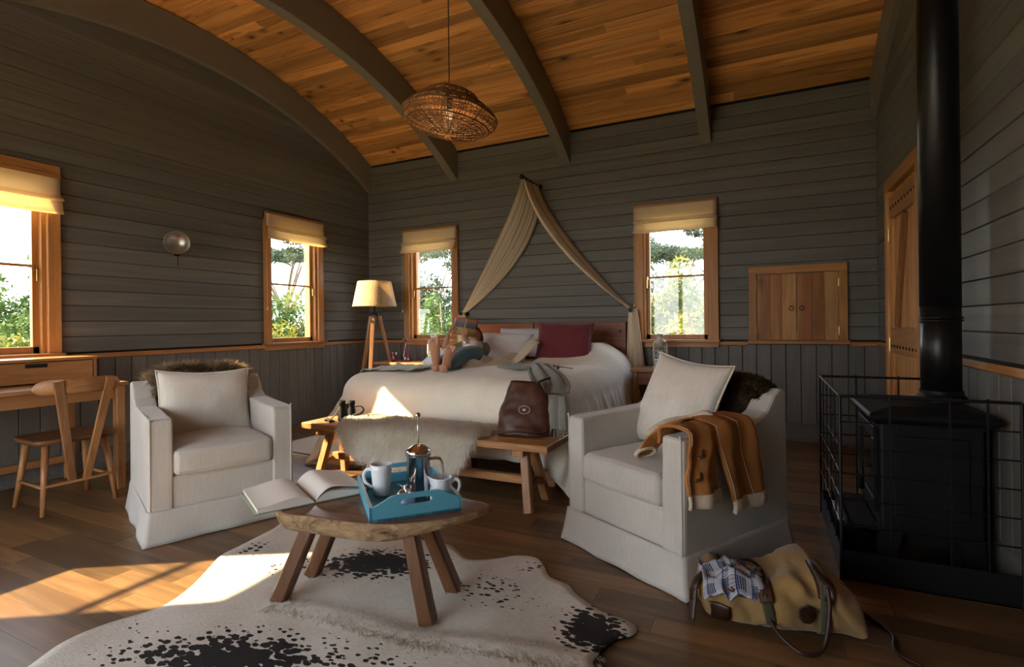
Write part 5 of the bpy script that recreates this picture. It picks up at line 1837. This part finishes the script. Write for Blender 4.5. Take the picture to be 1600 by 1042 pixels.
GX0, GX1, GY0, GY1, GZ = .285, .875, 2.63, 3.52, .785
gd = thing('stove_guard', 'black wire mesh guard with a tray base round the stove', 'stove guard', (GX0, GY0, 0))
gx, gy = GX1 - GX0, GY1 - GY0
MB().box(0, gx, 0, gy, .002, .006).build('tray_floor', M['black'], gd)
for nm, bx_ in (('tray_side', (0, .006, 0, gy)), ('tray_side', (0, gx, 0, .006)), ('tray_side', (0, gx, gy - .006, gy))):
    MB().box(*bx_, 0.002, .125).build(nm, M['black'], gd)
m = MB().cyl((0, 0, 0), (0, 0, GZ), .007, n=8); m.build('post', M['black'], gd)
for x, y in ((0, gy), (gx, 0), (gx, gy)):
    MB().cyl((x, y, 0), (x, y, GZ), .006, n=8).build('post', M['black'], gd)
MB().tube([(gx, 0, GZ), (0, 0, GZ), (0, gy, GZ), (gx, gy, GZ)], .0065, 8).build('top_rail', M['black'], gd)
for i in range(1, 5):
    MB().cyl((0, gy * i / 5, .12), (0, gy * i / 5, GZ), .0038, n=6).build('wire', M['black'], gd)
for i in range(1, 4):
    for y in (0, gy):
        MB().cyl((gx * i / 3 - .02 if i < 3 else gx - .1, y, .12), (gx * i / 3 - .02 if i < 3 else gx - .1, y, GZ + .012), .0045, n=6).build('wire', M['black'], gd)
gw = plain('guard_wire_metal', (.03, .03, .032), .25, .8)
for i in range(1, 6):
    z = .125 + (GZ - .125) * i / 6
    MB().tube([(gx, 0, z), (0, 0, z), (0, gy, z), (gx, gy, z)], .0032, 6).build('cross_wire', gw, gd)
# papers and kindling box beside the stove door
kb = thing('kindling_box', 'low black box with folded paper beside the stove door', 'box', (.352, 3.15, .0065))
m = MB(); m.box(-.05, .05, -.13, .16, 0, .006)
for b_ in ((-.05, -.045, -.13, .16), (.045, .05, -.13, .16), (-.05, .05, -.13, -.125), (-.05, .05, .155, .16)):
    m.box(*b_, 0, .12)
m.build('box', M['black'], kb)
MB().box(-.035, .035, -.10, .13, .008, .135, b=.003).build('paper_bundle', plain('newspaper', (.5, .47, .40), .8), kb)

# ------------------------------------------------------------------ canvas duffel
db = thing('duffel_bag', 'mustard canvas duffel bag slumped open on the floor', 'bag', (.015, 2.21, 0), radians(14))
DL = .272
def duf(u, v):
    """u round the section, v along the bag"""
    a = 2 * v - 1
    th = 2 * pi * u
    end = max(0, 1 - abs(a) ** 5) ** .5
    hgt = .160 + .066 * math.exp(-((a - .38) / .38) ** 2) + .03 * math.exp(-((a + .9) / .3) ** 2) - .02 * a * a
    dep = .165 + .02 * sin(a * 2)
    cx, cz = cos(th), sin(th)
    k = 3.0
    r_ = (abs(cx) ** k + abs(cz) ** k) ** (-1 / k)
    y = r_ * cx * dep * (.55 + .45 * end)
    z0 = hgt * .5
    z = z0 + r_ * cz * z0 * (.72 + .28 * end)
    # sunken mouth towards the left
    mouth = math.exp(-((a + .45) / .34) ** 2) * max(0, cz) ** 3 * math.exp(-((y + .0) / .10) ** 2)
    z -= .085 * mouth
    # deep diagonal folds
    fo = .020 * nz((a * 3.2 + y * 4, y * 6, z * 8)) + .012 * sin(9 * a + 14 * z + 5 * y) * smoothstep(.02, .12, z) + .008 * nz((a * 9, y * 16, z * 18))
    for (a0, z0_, da, dz_, wd_, am) in ((.02, .16, .50, -.10, .030, .030), (.30, .20, .42, -.16, .028, .024), (-.55, .10, .40, -.09, .03, .018)):
        tx, tz = da / hypot(da * DL, dz_) * DL, dz_ / hypot(da * DL, dz_)
        px_, pz_ = (a - a0) * DL, z - z0_
        al = px_ * tx + pz_ * tz
        pe_ = -px_ * tz + pz_ * tx
        if cx < .55:
            fo -= am * math.exp(-(pe_ / wd_) ** 2) * smoothstep(-.05, .04, al) * smoothstep(hypot(da * DL, dz_) + .05, hypot(da * DL, dz_) - .03, al)
            fo += .55 * am * math.exp(-((pe_ - .045) / wd_) ** 2) * smoothstep(-.05, .04, al)
    y += fo * (1 if cx > 0 else -1) * .9
    z += fo * .8 * max(0, cz)
    z = max(.003, z)
    x = a * DL * (1 - .05 * abs(cz)) + .02 * nz((y * 9, z * 9, a))
    return (x, y, z)
m = MB(); m.grid(duf, 72, 64, cu=True)
for ring in (0, 63):
    cx_ = [sum(m.v[ring * 72 + i][k] for i in range(72)) / 72 for k in range(3)]
    m.v.append((cx_[0] + (-.012 if ring == 0 else .012), cx_[1], cx_[2])); ii = len(m.v) - 1
    m.f += [(ring * 72 + i, ring * 72 + (i + 1) % 72, ii) for i in range(72)]
m.build('body', M['canvas'], db, smooth=True)
def on_front(v, k):
    """point on the near side: k 0 bottom .. 1 top"""
    p = duf(.75 - .25 * k * 1.0 - .0, v) if False else duf(.5 + .22 - .46 * k, v)
    return Vector(p) + Vector((0, -.005, 0))
for v_ in (.40, .74):
    pts = [on_front(v_, k / 12) for k in range(13)]
    m = MB()
    m.grid(lambda u, w: tuple(pts[min(12, int(round(w * 12)))] + Vector(((u - .5) * .034, -.003, .001))), 4, 13)
    m.build('web_strap', M['webbing'], db, smooth=True, solid=.004)
    p = on_front(v_, .78)
    m = MB(); m.grid(lambda u, w: tuple(on_front(v_ + (u - .5) * .085, .62 + .36 * w) + Vector((0, -.007, .002))), 6, 8)
    m.build('handle_tab', M['dark_leather'], db, smooth=True, solid=.004)
pa, pb = on_front(.40, .74), on_front(.74, .74)
MB().tube(spline([pa + Vector((0, -.014, 0)), pa + Vector((.004, -.035, -.07)), Vector((pa.x + .035, -.225, .035)), Vector(((pa.x + pb.x) / 2, -.265, .014)), Vector((pb.x - .03, -.235, .03)), pb + Vector((.0, -.035, -.06)), pb + Vector((0, -.014, 0))], 8), .0075, 8).build('handle', M['dark_leather'], db, smooth=True)
m = MB()
pc = on_front(.63, .44)
m.grid(lambda u, w: tuple(on_front(.63 + .052 * w * cos(2 * pi * u), .44 + .10 * w * sin(2 * pi * u)) + Vector((0, -.006, 0))), 28, 5, cu=True)
m.build('oval_patch', M['dark_leather'], db, smooth=True, solid=.004)
m = MB(); m.grid(lambda u, w: tuple(Vector(duf(.5 + .2 * u, .05 + .12 * w)) + Vector((-.006, -.006, -.0))), 8, 8); m.build('corner_patch', M['dark_leather'], db, smooth=True, solid=.004)
m = MB(); m.grid(lambda u, w: tuple(Vector(duf(.80 + .2 * u, .05 + .12 * w)) + Vector((-.006, .004, -.0))), 8, 8); m.build('corner_patch', M['dark_leather'], db, smooth=True, solid=.004)
zp = [Vector(duf(.40, .10 + .02 * i)) + Vector((-.003, -.004, .004)) for i in range(6)]
MB().tube(zp, .004, 6).build('zip', M['brass'], db)
# buckled end strap
e0 = Vector(duf(.36, .02))
sp_ = spline([e0 + Vector((.03, .03, .03)), e0 + Vector((-.022, -.01, .0)), e0 + Vector((-.035, -.03, -.06)), Vector((e0.x - .045, e0.y - .05, .012))], 6)
MB().tube(sp_, .016, 8, flat=.3).build('end_strap', M['dark_leather'], db, smooth=True)
MB().tube([tuple(sp_[10] + Vector(q)) for q in ((-.016, -.008, .018), (.016, -.008, .018), (.016, -.010, -.018), (-.016, -.010, -.018))], .003, 6, True).build('buckle', M['brass'], db)
MB().tube(spline([(.10, .10, .205), (.18, .14, .15), (.27, .12, .03), (.34, .02, .010), (.365, -.09, .010), (.33, -.19, .010), (.37, -.26, .010)], 8), .013, 8, flat=.45).build('shoulder_strap', M['dark_leather'], db, smooth=True)
m = MB()
m.tube([Vector(duf(.25 + .17 * cos(a_ * 2 * pi / 30), .27 + .15 * sin(a_ * 2 * pi / 30))) + Vector((0, 0, .006)) for a_ in range(30)], .006, 6, True)
m.build('mouth_binding', M['dark_leather'], db, smooth=True)
def plaid():
    t = NT('blue_white_plaid')
    uv = t.n('UVMap'); sp = t.n('SeparateXYZ'); t.l(uv.outputs[0], sp.inputs[0])
    def band(sock, n, w, ph=0):
        mu = t.n('Math', operation='MULTIPLY_ADD'); mu.inputs[1].default_value = n; mu.inputs[2].default_value = ph; t.l(sock, mu.inputs[0])
        fr = t.n('Math', operation='FRACT'); t.l(mu.outputs[0], fr.inputs[0])
        lt = t.n('Math', operation='LESS_THAN'); lt.inputs[1].default_value = w; t.l(fr.outputs[0], lt.inputs[0])
        return lt.outputs[0]
    c_ = t.mix(band(sp.outputs['X'], 5, .42), (.045, .055, .10), (.36, .37, .42))
    c_ = t.mix(band(sp.outputs['Y'], 5, .40, .2), c_, t.mix(.5, c_, (.62, .63, .68)))
    c_ = t.mix(band(sp.outputs['X'], 40, .32), c_, t.mix(.55, c_, (.62, .63, .68)))
    c_ = t.mix(band(sp.outputs['Y'], 40, .32), c_, t.mix(.5, c_, (.04, .05, .09)))
    c_ = t.mix(band(sp.outputs['X'], 5, .07, .55), c_, (.02, .06, .20))
    t.base(c_); t.set(.9, 0, .1)
    return t.m
def shirt(u, v):
    x, y = -.262 + .225 * u, -.150 + .215 * v
    z = .125 + .055 * math.exp(-((u - .45) / .35) ** 2 - ((v - .5) / .4) ** 2) + .030 * nz((u * 3.2, v * 3.2, 2)) + .016 * abs(sin(u * 8 + v * 5)) + .012 * nz((u * 9, v * 8, 6))
    z -= .03 * smoothstep(.25, 0, v) 
    return (x + .02 * nz((u * 4, v * 4, 8)), y + .02 * nz((u * 4, v * 4, 3)), z + .012)
sh_ = MB().grid(shirt, 44, 40).build('plaid_shirt', plaid(), None, smooth=True, solid=.004)
sh_.matrix_world = Matrix.Translation(db.location) @ Matrix.Rotation(db.rotation_euler.z, 4, 'Z')
tag(sh_, 'blue and white plaid shirt spilling from the duffel mouth', 'shirt')
# ------------------------------------------------------------------ person reading on the bed
def skin(name, verts, edges, radii, mat, parent, root=0, sub=2, flat=None):
    me = bpy.data.meshes.new(name)
    me.from_pydata(verts, edges, [])
    me.materials.append(mat)
    o = link(bpy.data.objects.new(name, me))
    md = o.modifiers.new('skin', 'SKIN')
    md.use_smooth_shade = True
    for i, v in enumerate(me.skin_vertices[0].data):
        r = radii[i]
        v.radius = r if isinstance(r, tuple) else (r, r)
        v.use_root = (i == root)
    sm = o.modifiers.new('sub', 'SUBSURF'); sm.levels = sub; sm.render_levels = sub
    # turn the modifier result into a plain mesh
    dg = bpy.context.evaluated_depsgraph_get()
    dg.update()
    ev = o.evaluated_get(dg)
    m2 = bpy.data.meshes.new_from_object(ev)
    o.modifiers.clear()
    o.data = m2
    m2.name = name
    m2.polygons.foreach_set('use_smooth', [True] * len(m2.polygons))
    o.parent = parent
    return o

class Sk:
    def __init__(self): self.v, self.e, self.r = [], [], []
    def add(self, p, r, par=None):
        self.v.append(tuple(p)); self.r.append(r)
        if par is not None: self.e.append((par, len(self.v) - 1))
        return len(self.v) - 1
    def chain(self, pts, par=None):
        for p, r in pts:
            par = self.add(p, r, par)
        return par

pe = thing('person', 'barefoot person in teal jeans and olive jacket reading on the bed', 'person', (0, 0, 0))
V = Vector
hip = V((-2.545, 4.38, .815)); chest = V((-2.72, 4.74, .865)); neck = V((-2.80, 4.90, .905)); head = V((-2.855, 4.985, .975))
lsh = V((-2.90, 4.80, .88)); rsh = V((-2.655, 4.87, .86))
lel = V((-3.02, 4.60, .815)); rel = V((-2.545, 4.62, .81))
lwr = V((-2.93, 4.56, 1.0)); rwr = V((-2.685, 4.49, .935))
lkn = V((-2.56, 3.98, .80)); rkn = V((-2.41, 3.96, .835))
lan = V((-2.455, 3.64, .765)); ran = V((-2.345, 3.60, .765))
s = Sk()
h0 = s.add(hip, (.105, .085))
b1 = s.add(hip.lerp(chest, .5), (.095, .08), h0)
c1 = s.add(chest, (.115, .09), b1)
n1 = s.add(neck, (.042, .042), c1)
s.add(neck.lerp(head, .55), (.046, .046), n1)
for shd, el, wr in ((lsh, lel, lwr), (rsh, rel, rwr)):
    a = s.add(shd, .042, c1)
    s.chain([(shd.lerp(el, .5), .036), (el, .031), (el.lerp(wr, .45), .030), (wr, .020)], a)
for kn, an, sd in ((lkn, lan, -1), (rkn, ran, 1)):
    hp = s.add(hip + V((sd * .075, -.03, -.01)), .082, h0)
    s.chain([(hip.lerp(kn, .55) + V((sd * .05, 0, 0)), .068), (kn, .050), (kn.lerp(an, .4), .046), (an, .030)], hp)
# head as a shaped surface joined to the neck region
body = skin('body', s.v, s.e, s.r, M['skin'], pe)
fwd = (V((-2.74, 4.56, 1.06)) - head).normalized()          # looks at the book
upv = (head - neck).normalized()
rt = fwd.cross(upv).normalized(); upv = rt.cross(fwd)
def head_f(u, v):
    th, ph = 2 * pi * u, pi * v
    d = V((sin(ph) * sin(th), sin(ph) * cos(th), -cos(ph)))     # x right, y forward, z up
    w, dp, hh = .073, .092, .112
    x, y, z = d.x * w, d.y * dp, d.z * hh
    jaw = smoothstep(.1, -1, d.z)
    x *= 1 - .28 * jaw; y *= 1 - .05 * jaw
    if d.y > 0:
        y += .018 * math.exp(-((x / .012) ** 2 + ((z + .012) / .022) ** 2))        # nose
        y -= .008 * math.exp(-(((abs(x) - .030) / .016) ** 2 + ((z - .012) / .014) ** 2))   # eye sockets
        y += .006 * math.exp(-((x / .022) ** 2 + ((z + .052) / .008) ** 2))       # lips
        y += .006 * math.exp(-((x / .02) ** 2 + ((z + .085) / .018) ** 2))        # chin
    return tuple(head + rt * x + fwd * y + upv * z)
MB().grid(head_f, 40, 30, cu=True).build('head', M['skin'], pe, smooth=True)
for sd in (-1, 1):
    c_ = head + rt * (sd * .030) + fwd * .074 + upv * .012
    MB().ball(c_, .011, 12, 8).build('eye', M['porcelain'], pe, smooth=True)
    c_ = head + rt * (sd * .074) + fwd * -.005 + upv * -.005
    MB().ball(c_, .026, 12, 8, (.4, .8, 1.1)).build('ear', M['skin'], pe, smooth=True)
def hair_f(u, v):
    th, ph = 2 * pi * u, pi * (.30 + .70 * v)
    d = V((sin(ph) * sin(th), sin(ph) * cos(th), -cos(ph)))
    k = 1.10 + .03 * nz((d.x * 9, d.y * 9, d.z * 9))
    fr = smoothstep(.35, .8, d.y) * smoothstep(.55, .1, d.z)
    return tuple(head + rt * d.x * .076 * k + fwd * (d.y * .094 * k - .006 - .05 * fr) + upv * d.z * .114 * k)
MB().grid(hair_f, 40, 24, cu=True).build('hair', M['hair'], pe, smooth=True)

def hand(wr, dirv, pal, side, parent_list, curl=.5, sc=1.0):
    """wr wrist, dirv along the fingers, pal palm normal, side: direction of the thumb"""
    dirv = dirv.normalized(); pal = (pal - dirv * pal.dot(dirv)).normalized()
    lat = dirv.cross(pal).normalized()
    if lat.dot(side) < 0: lat = -lat
    q = Sk()
    r0 = q.add(wr, .019)
    p1 = q.add(wr + dirv * .045 * sc, (.030, .015), r0)
    p2 = q.add(wr + dirv * .078 * sc, (.032, .013), p1)
    o = [skin('hand', q.v, q.e, q.r, M['skin'], pe)]
    for i, ln in enumerate((.066, .075, .070, .054)):
        off_ = lat * (.027 - .018 * i)
        b_ = wr + dirv * (.070 - .004 * abs(i - 1)) * sc + off_
        pts = [(b_, .0085)]
        d = dirv.copy()
        for k, f in enumerate((.45, .32, .26)):
            d = (d + pal * curl * (.35 + .25 * k)).normalized()
            b_ = b_ + d * ln * f
            pts.append((b_, .0078 - .0008 * k))
        q = Sk(); q.chain(pts)
        skin('finger', q.v, q.e, q.r, M['skin'], o[0], sub=1)
    q = Sk()
    b_ = wr + dirv * .022 + lat * .020
    q.chain([(b_, .012), (b_ + (lat * .75 + dirv * .6 + pal * .3) * .03, .0105), (b_ + (lat * .8 + dirv * 1.35 + pal * .5) * .04, .0088), (b_ + (lat * .75 + dirv * 2.0 + pal * .9) * .04, .0072)])
    skin('thumb', q.v, q.e, q.r, M['skin'], o[0], sub=1)
bc = V((-2.755, 4.600, 1.085))                          # middle of the open book
hand(rwr, V((-.10, .10, .55)), V((.1, 1, .2)), V((-1, 0, 0)), None, .25)
hand(lwr, V((.22, .12, .55)), V((.5, .8, .1)), V((1, -.2, .2)), None, .35)

def foot(an, heel, ball, toe, sd):
    q = Sk()
    a = q.add(an, .032)
    h_ = q.add(heel, (.030, .030), a)
    m_ = q.add(an.lerp(ball, .45), (.042, .030), a)
    b_ = q.add(ball, (.050, .024), m_)
    q.add(ball + (toe - ball) * .35, (.048, .020), b_)
    o = skin('foot', q.v, q.e, q.r, M['skin'], pe)
    up = (toe - ball).normalized()
    lat = V((1, -.1, 0)) * sd
    for i in range(5):
        st = ball + lat * (-.034 + .0175 * i) + up * .012
        ln = (.058, .052, .047, .041, .034)[i]
        q = Sk(); q.chain([(st - up * .03, .013 if i == 0 else .011), (st + up * ln * .6 + V((0, .004, 0)), .0115 if i == 0 else .0088), (st + up * ln + V((0, .012, 0)), .0095 if i == 0 else .007)])
        skin('toe', q.v, q.e, q.r, M['skin'], o, sub=1)
foot(lan, V((-2.445, 3.590, .742)), V((-2.405, 3.54, .955)), V((-2.388, 3.515, 1.03)), -1)
foot(ran, V((-2.345, 3.545, .742)), V((-2.235, 3.50, .905)), V((-2.185, 3.475, .97)), 1)

# clothes follow the same joints
s = Sk()
h0 = s.add(hip, (.118, .098))
s.add(hip.lerp(chest, .28), (.108, .092), h0)
for kn, an, sd in ((lkn, lan, -1), (rkn, ran, 1)):
    hp = s.add(hip + V((sd * .075, -.03, -.01)), .096, h0)
    s.chain([(hip.lerp(kn, .55) + V((sd * .05, 0, 0)), .084), (kn, .068), (kn.lerp(an, .5), .062), (kn.lerp(an, .86), .056)], hp)
skin('jeans', s.v, s.e, s.r, M['jeans'], pe)
s = Sk()
a = s.add(hip.lerp(chest, .22) + V((0, 0, .012)), (.105, .09)); b_ = s.add(hip.lerp(chest, .6) + V((-.01, 0, .012)), (.108, .092), a)
s.add(chest + V((0, 0, .006)), (.118, .094), b_)
skin('shirt', s.v, s.e, s.r, M['shirt'], pe)
for nm, shd, el, wr, e_ in (('jacket_sleeve', rsh, rel, rwr, .35), ('jacket_sleeve', lsh, lel, lwr, .12)):
    s = Sk()
    a = s.add(chest.lerp(shd, .55) + V((0, .01, .0)), .075)
    s.chain([(shd, .060), (shd.lerp(el, .5), .054), (el, .048), (el.lerp(wr, e_), .043)], a)
    skin(nm, s.v, s.e, s.r, M['jacket'], pe)
MB().tube([rwr + V((.024 * cos(i * pi / 8), .006 * sin(i * pi / 8) - .0, .022 * sin(i * pi / 8) - .012)) for i in range(16)], .005, 6, True).build('wristwatch', M['steel'], pe, smooth=True)

# paperback held up in front of the face
pbk = thing('paperback', 'open paperback with landscape cover held up by the reader', 'book')
bx_ax = V((.245, .08, -.045)).normalized(); bz_ax = V((-.03, .10, .98)).normalized(); by_ax = bz_ax.cross(bx_ax).normalized(); bz_ax = bx_ax.cross(by_ax)
pbk.matrix_world = Matrix(((bx_ax.x, by_ax.x, bz_ax.x, bc.x), (bx_ax.y, by_ax.y, bz_ax.y, bc.y), (bx_ax.z, by_ax.z, bz_ax.z, bc.z), (0, 0, 0, 1)))
def cover_mat():
    t = NT('landscape_cover')
    uv = t.n('UVMap'); sp = t.n('SeparateXYZ'); t.l(uv.outputs[0], sp.inputs[0])
    nt = t.n('TexNoise', i_Scale=5.0, i_Detail=4.0); t.l(uv.outputs[0], nt.inputs['Vector'])
    ad = t.n('Math', operation='MULTIPLY_ADD'); ad.inputs[1].default_value = .22; t.l(nt.outputs['Fac'], ad.inputs[0]); t.l(sp.outputs['Y'], ad.inputs[2])
    c_ = t.ramp(ad.outputs[0], [(.10, (.24, .15, .045)), (.50, (.40, .26, .07)), (.58, (.05, .045, .06)), (.80, (.10, .085, .13)), (1.0, (.36, .12, .06))])
    t.base(c_); t.set(.4)
    return t.m
cvm = cover_mat()
for s_ in (-1, 1):
    m = MB()
    m.grid(lambda u, v: (s_ * (.004 + .118 * u), .030 * u + .0, -.092 + .184 * v), 6, 10)
    m.build('cover', cvm, pbk, smooth=True, solid=.0015)
    m = MB()
    m.prism([(s_ * .003, .003), (s_ * .118, .032), (s_ * .110, .042), (s_ * .05, .030), (s_ * .004, .012)], -.088, .088, 'z')
    m.build('page_block', M['paper'], pbk)
MB().box(-.005, .005, -.003, .003, -.092, .092).build('spine', plain('mustard_spine', (.42, .30, .10), .5), pbk)

# ------------------------------------------------------------------ outdoors
gr = NT('dry_grass_ground')
n_ = gr.n('TexNoise', i_Scale=2.0, i_Detail=6.0); gr.l(gr.coords((1, 1, 1), 'Object', False), n_.inputs['Vector'])
gr.base(gr.ramp(n_.outputs['Fac'], [(.3, (.10, .12, .03)), (.6, (.24, .24, .08)), (.8, (.36, .32, .14))])); gr.set(.95, 0, .1)
m = MB()
m.grid(lambda u, v: (-70 + 110 * u, -40 + 120 * v, -.62 + .25 * nz((u * 14, v * 14, 0))), 40, 40)
struct(m.build('ground', gr.m, None, smooth=True), 'grassy ground outside the cabin')
MB_ = MB().box(FRONT[0] - 2, FRONT[1] + 2, YF - 4.6, YF - .2, -.2, -.02)
struct(MB_.build('bounce_deck', plain('pale_bounce', (.50, .44, .36), .8), None))  # unseen pale slab, added to bounce sunlight up to the ceiling
struct(MB().box(XL - .4, XR + .4, YF - .95, YF - .05, 2.72, 2.80).build('sun_block', M['rib'], None))  # unseen slab added to cut off direct sun, depth set for floor bounce

def leaf_mat(name, c1, c2, c3):
    t = NT(name)
    co = t.coords((1, 1, 1), 'Object', True)
    n1 = t.n('TexNoise', i_Scale=2.2, i_Detail=2.0); t.l(co, n1.inputs['Vector'])
    c_ = t.ramp(n1.outputs['Fac'], [(.32, c1), (.5, c2), (.68, c3)])
    t.base(c_); t.set(.6, 0, .3)
    tl = t.n('BsdfTranslucent'); t.l(c_, tl.inputs[0])
    mx = t.n('MixShader'); mx.inputs[0].default_value = .25
    t.l(t.b.outputs[0], mx.inputs[1]); t.l(tl.outputs[0], mx.inputs[2]); t.l(mx.outputs[0], t.out.inputs['Surface'])
    return t.m
L_yel = leaf_mat('yellow_green_leaves', (.05, .07, .012), (.12, .14, .022), (.26, .24, .04))
L_grn = leaf_mat('mid_green_leaves', (.03, .055, .012), (.075, .125, .026), (.15, .22, .045))
L_grey = leaf_mat('grey_green_leaves', (.02, .035, .020), (.045, .065, .034), (.08, .10, .05))
bark = plain('tree_bark', (.16, .12, .08), .9, bump=.6, bscale=20)

def leaves(blobs, n, size, mat, parent, seed, flat=1.0):
    r = random.Random(seed)
    vs, fs = [], []
    wsum = [b_[1] ** 2 for b_ in blobs]
    for _ in range(n):
        c_, rad = r.choices(blobs, wsum)[0]
        d = V((r.gauss(0, 1), r.gauss(0, 1), r.gauss(0, 1))).normalized()
        p = V(c_) + V((d.x, d.y, d.z * flat)) * rad * r.uniform(.35, 1.0) ** .6
        a = V((r.gauss(0, 1), r.gauss(0, 1), r.gauss(0, 1))).normalized(); b2 = a.orthogonal().normalized()
        l = size * r.uniform(.6, 1.4); w = l * .42
        k = len(vs)
        vs += [p - a * l * .5, p + b2 * w * .5, p + a * l * .5, p - b2 * w * .5]
        fs.append((k, k + 1, k + 2, k + 3))
    me = bpy.data.meshes.new('foliage'); me.from_pydata([tuple(v) for v in vs], [], fs); me.materials.append(mat)
    o = link(bpy.data.objects.new('foliage', me)); o.parent = parent; o['kind'] = 'stuff'
    return o

def acacia(label, loc, h, spread, mat, seed, n=5200):
    r = random.Random(seed)
    t = thing('acacia_tree', label, 'tree', loc)
    m = MB(); blobs = []
    fork = V((r.uniform(-.2, .2), r.uniform(-.2, .2), h * .42))
    m.tube(spline([(0, 0, -.3), fork * .5 + V((.12, 0, 0)), fork], 4), [.10 - .005 * i for i in range(9)], 8)
    for i in range(8):
        a = 2 * pi * i / 8 + r.uniform(-.3, .3)
        e = V((cos(a) * spread * r.uniform(.45, .95), sin(a) * spread * r.uniform(.45, .95), h * r.uniform(.78, 1.0)))
        mid = fork.lerp(e, .5) + V((0, 0, h * .05))
        m.tube(spline([fork, mid, e], 4), [.045 - .004 * k for k in range(9)], 6)
        for j in range(4):
            q = e + V((r.uniform(-1, 1), r.uniform(-1, 1), r.uniform(-.12, .2))) * spread * .33
            m.tube([mid.lerp(e, .6), q], [.02, .008], 5)
            blobs.append((tuple(q), spread * r.uniform(.16, .30)))
    m.build('trunk', bark, t, smooth=True)
    leaves(blobs, n, .095, mat, t, seed, .38)
    return t
def bush(label, loc, h, w, mat, seed, n=3200, size=.12, name='leafy_shrub', cat='shrub'):
    r = random.Random(seed)
    t = thing(name, label, cat, loc)
    m = MB(); blobs = []
    for i in range(9):
        a = r.uniform(0, 6.28); d = r.uniform(.1, 1) * w
        e = V((cos(a) * d, sin(a) * d, h * r.uniform(.45, 1.0)))
        m.tube(spline([(cos(a) * .1, sin(a) * .1, -.3), e * .55 + V((0, 0, .1 * h)), e], 3), [.03 - .0035 * k for k in range(7)], 5)
        for j in range(5):
            f = r.uniform(.25, 1.05)
            blobs.append((tuple(e * f + V((r.uniform(-.2, .2), r.uniform(-.2, .2), r.uniform(-.1, .2)))), r.uniform(.18, .38) * max(.6, w)))
    m.build('stem', bark, t, smooth=True)
    leaves(blobs, n, size, mat, t, seed)
    return t
G = -.5
bush('yellow green shrub just outside the window right of the bed', (-.85, 8.6, G), 2.25, .85, L_yel, 21, 12000, .085)
bush('tall yellow leaved shrub outside the right window, left of the sunlit one', (-2.3, 10.7, G), 2.5, .8, L_yel, 22, 11000, .09)
bush('hazy yellow green shrub outside the right window, farther off than the other two yellow ones', (-1.0, 11.9, G), 2.6, .9, L_yel, 23, 12000, .09)
bush('grey green thicket far behind the right window shrubs', (-2.0, 15.6, G), 3.0, 2.0, L_grey, 24, 14000, .13)
acacia('flat topped acacia seen through the window right of the bed', (-2.7, 19.5, G), 4.8, 2.5, L_grey, 31, 20000)
bush('pale green shrub outside the window behind the reader', (-5.6, 8.6, G), 2.1, .9, L_grn, 25, 11000, .08)
bush('pale thicket outside the window behind the floor lamp', (-7.6, 11.0, G), 2.8, 1.6, L_grey, 26, 14000, .12)
acacia('flat topped acacia seen through the window beside the floor lamp', (-11.6, 17.6, G), 4.7, 2.6, L_grey, 32, 15000)
acacia('acacia with spreading branch seen through the middle left wall window', (-13.6, 11.7, G), 4.6, 2.0, L_grey, 33, 10000)
bush('dense grey green tree crown outside the middle left wall window', (-8.9, 7.3, G), 2.6, 1.25, L_grn, 27, 15000, .09, 'leafy_tree', 'tree')
bush('yellowish shrub outside the middle left wall window', (-7.2, 6.55, G), 1.75, .7, L_yel, 28, 6000, .075)
bush('bright green shrub outside the window above the desk', (-6.7, 2.55, G), 1.66, .6, L_grn, 29, 9000, .07)
bush('second bright green shrub outside the desk window, farther along', (-8.3, 3.2, G), 1.75, .7, L_yel, 30, 8000, .075)
bush('dark bushy tree far outside the window above the desk', (-12.4, 4.75, G), 2.5, 1.3, L_grn, 34, 12000, .10, 'leafy_tree', 'tree')
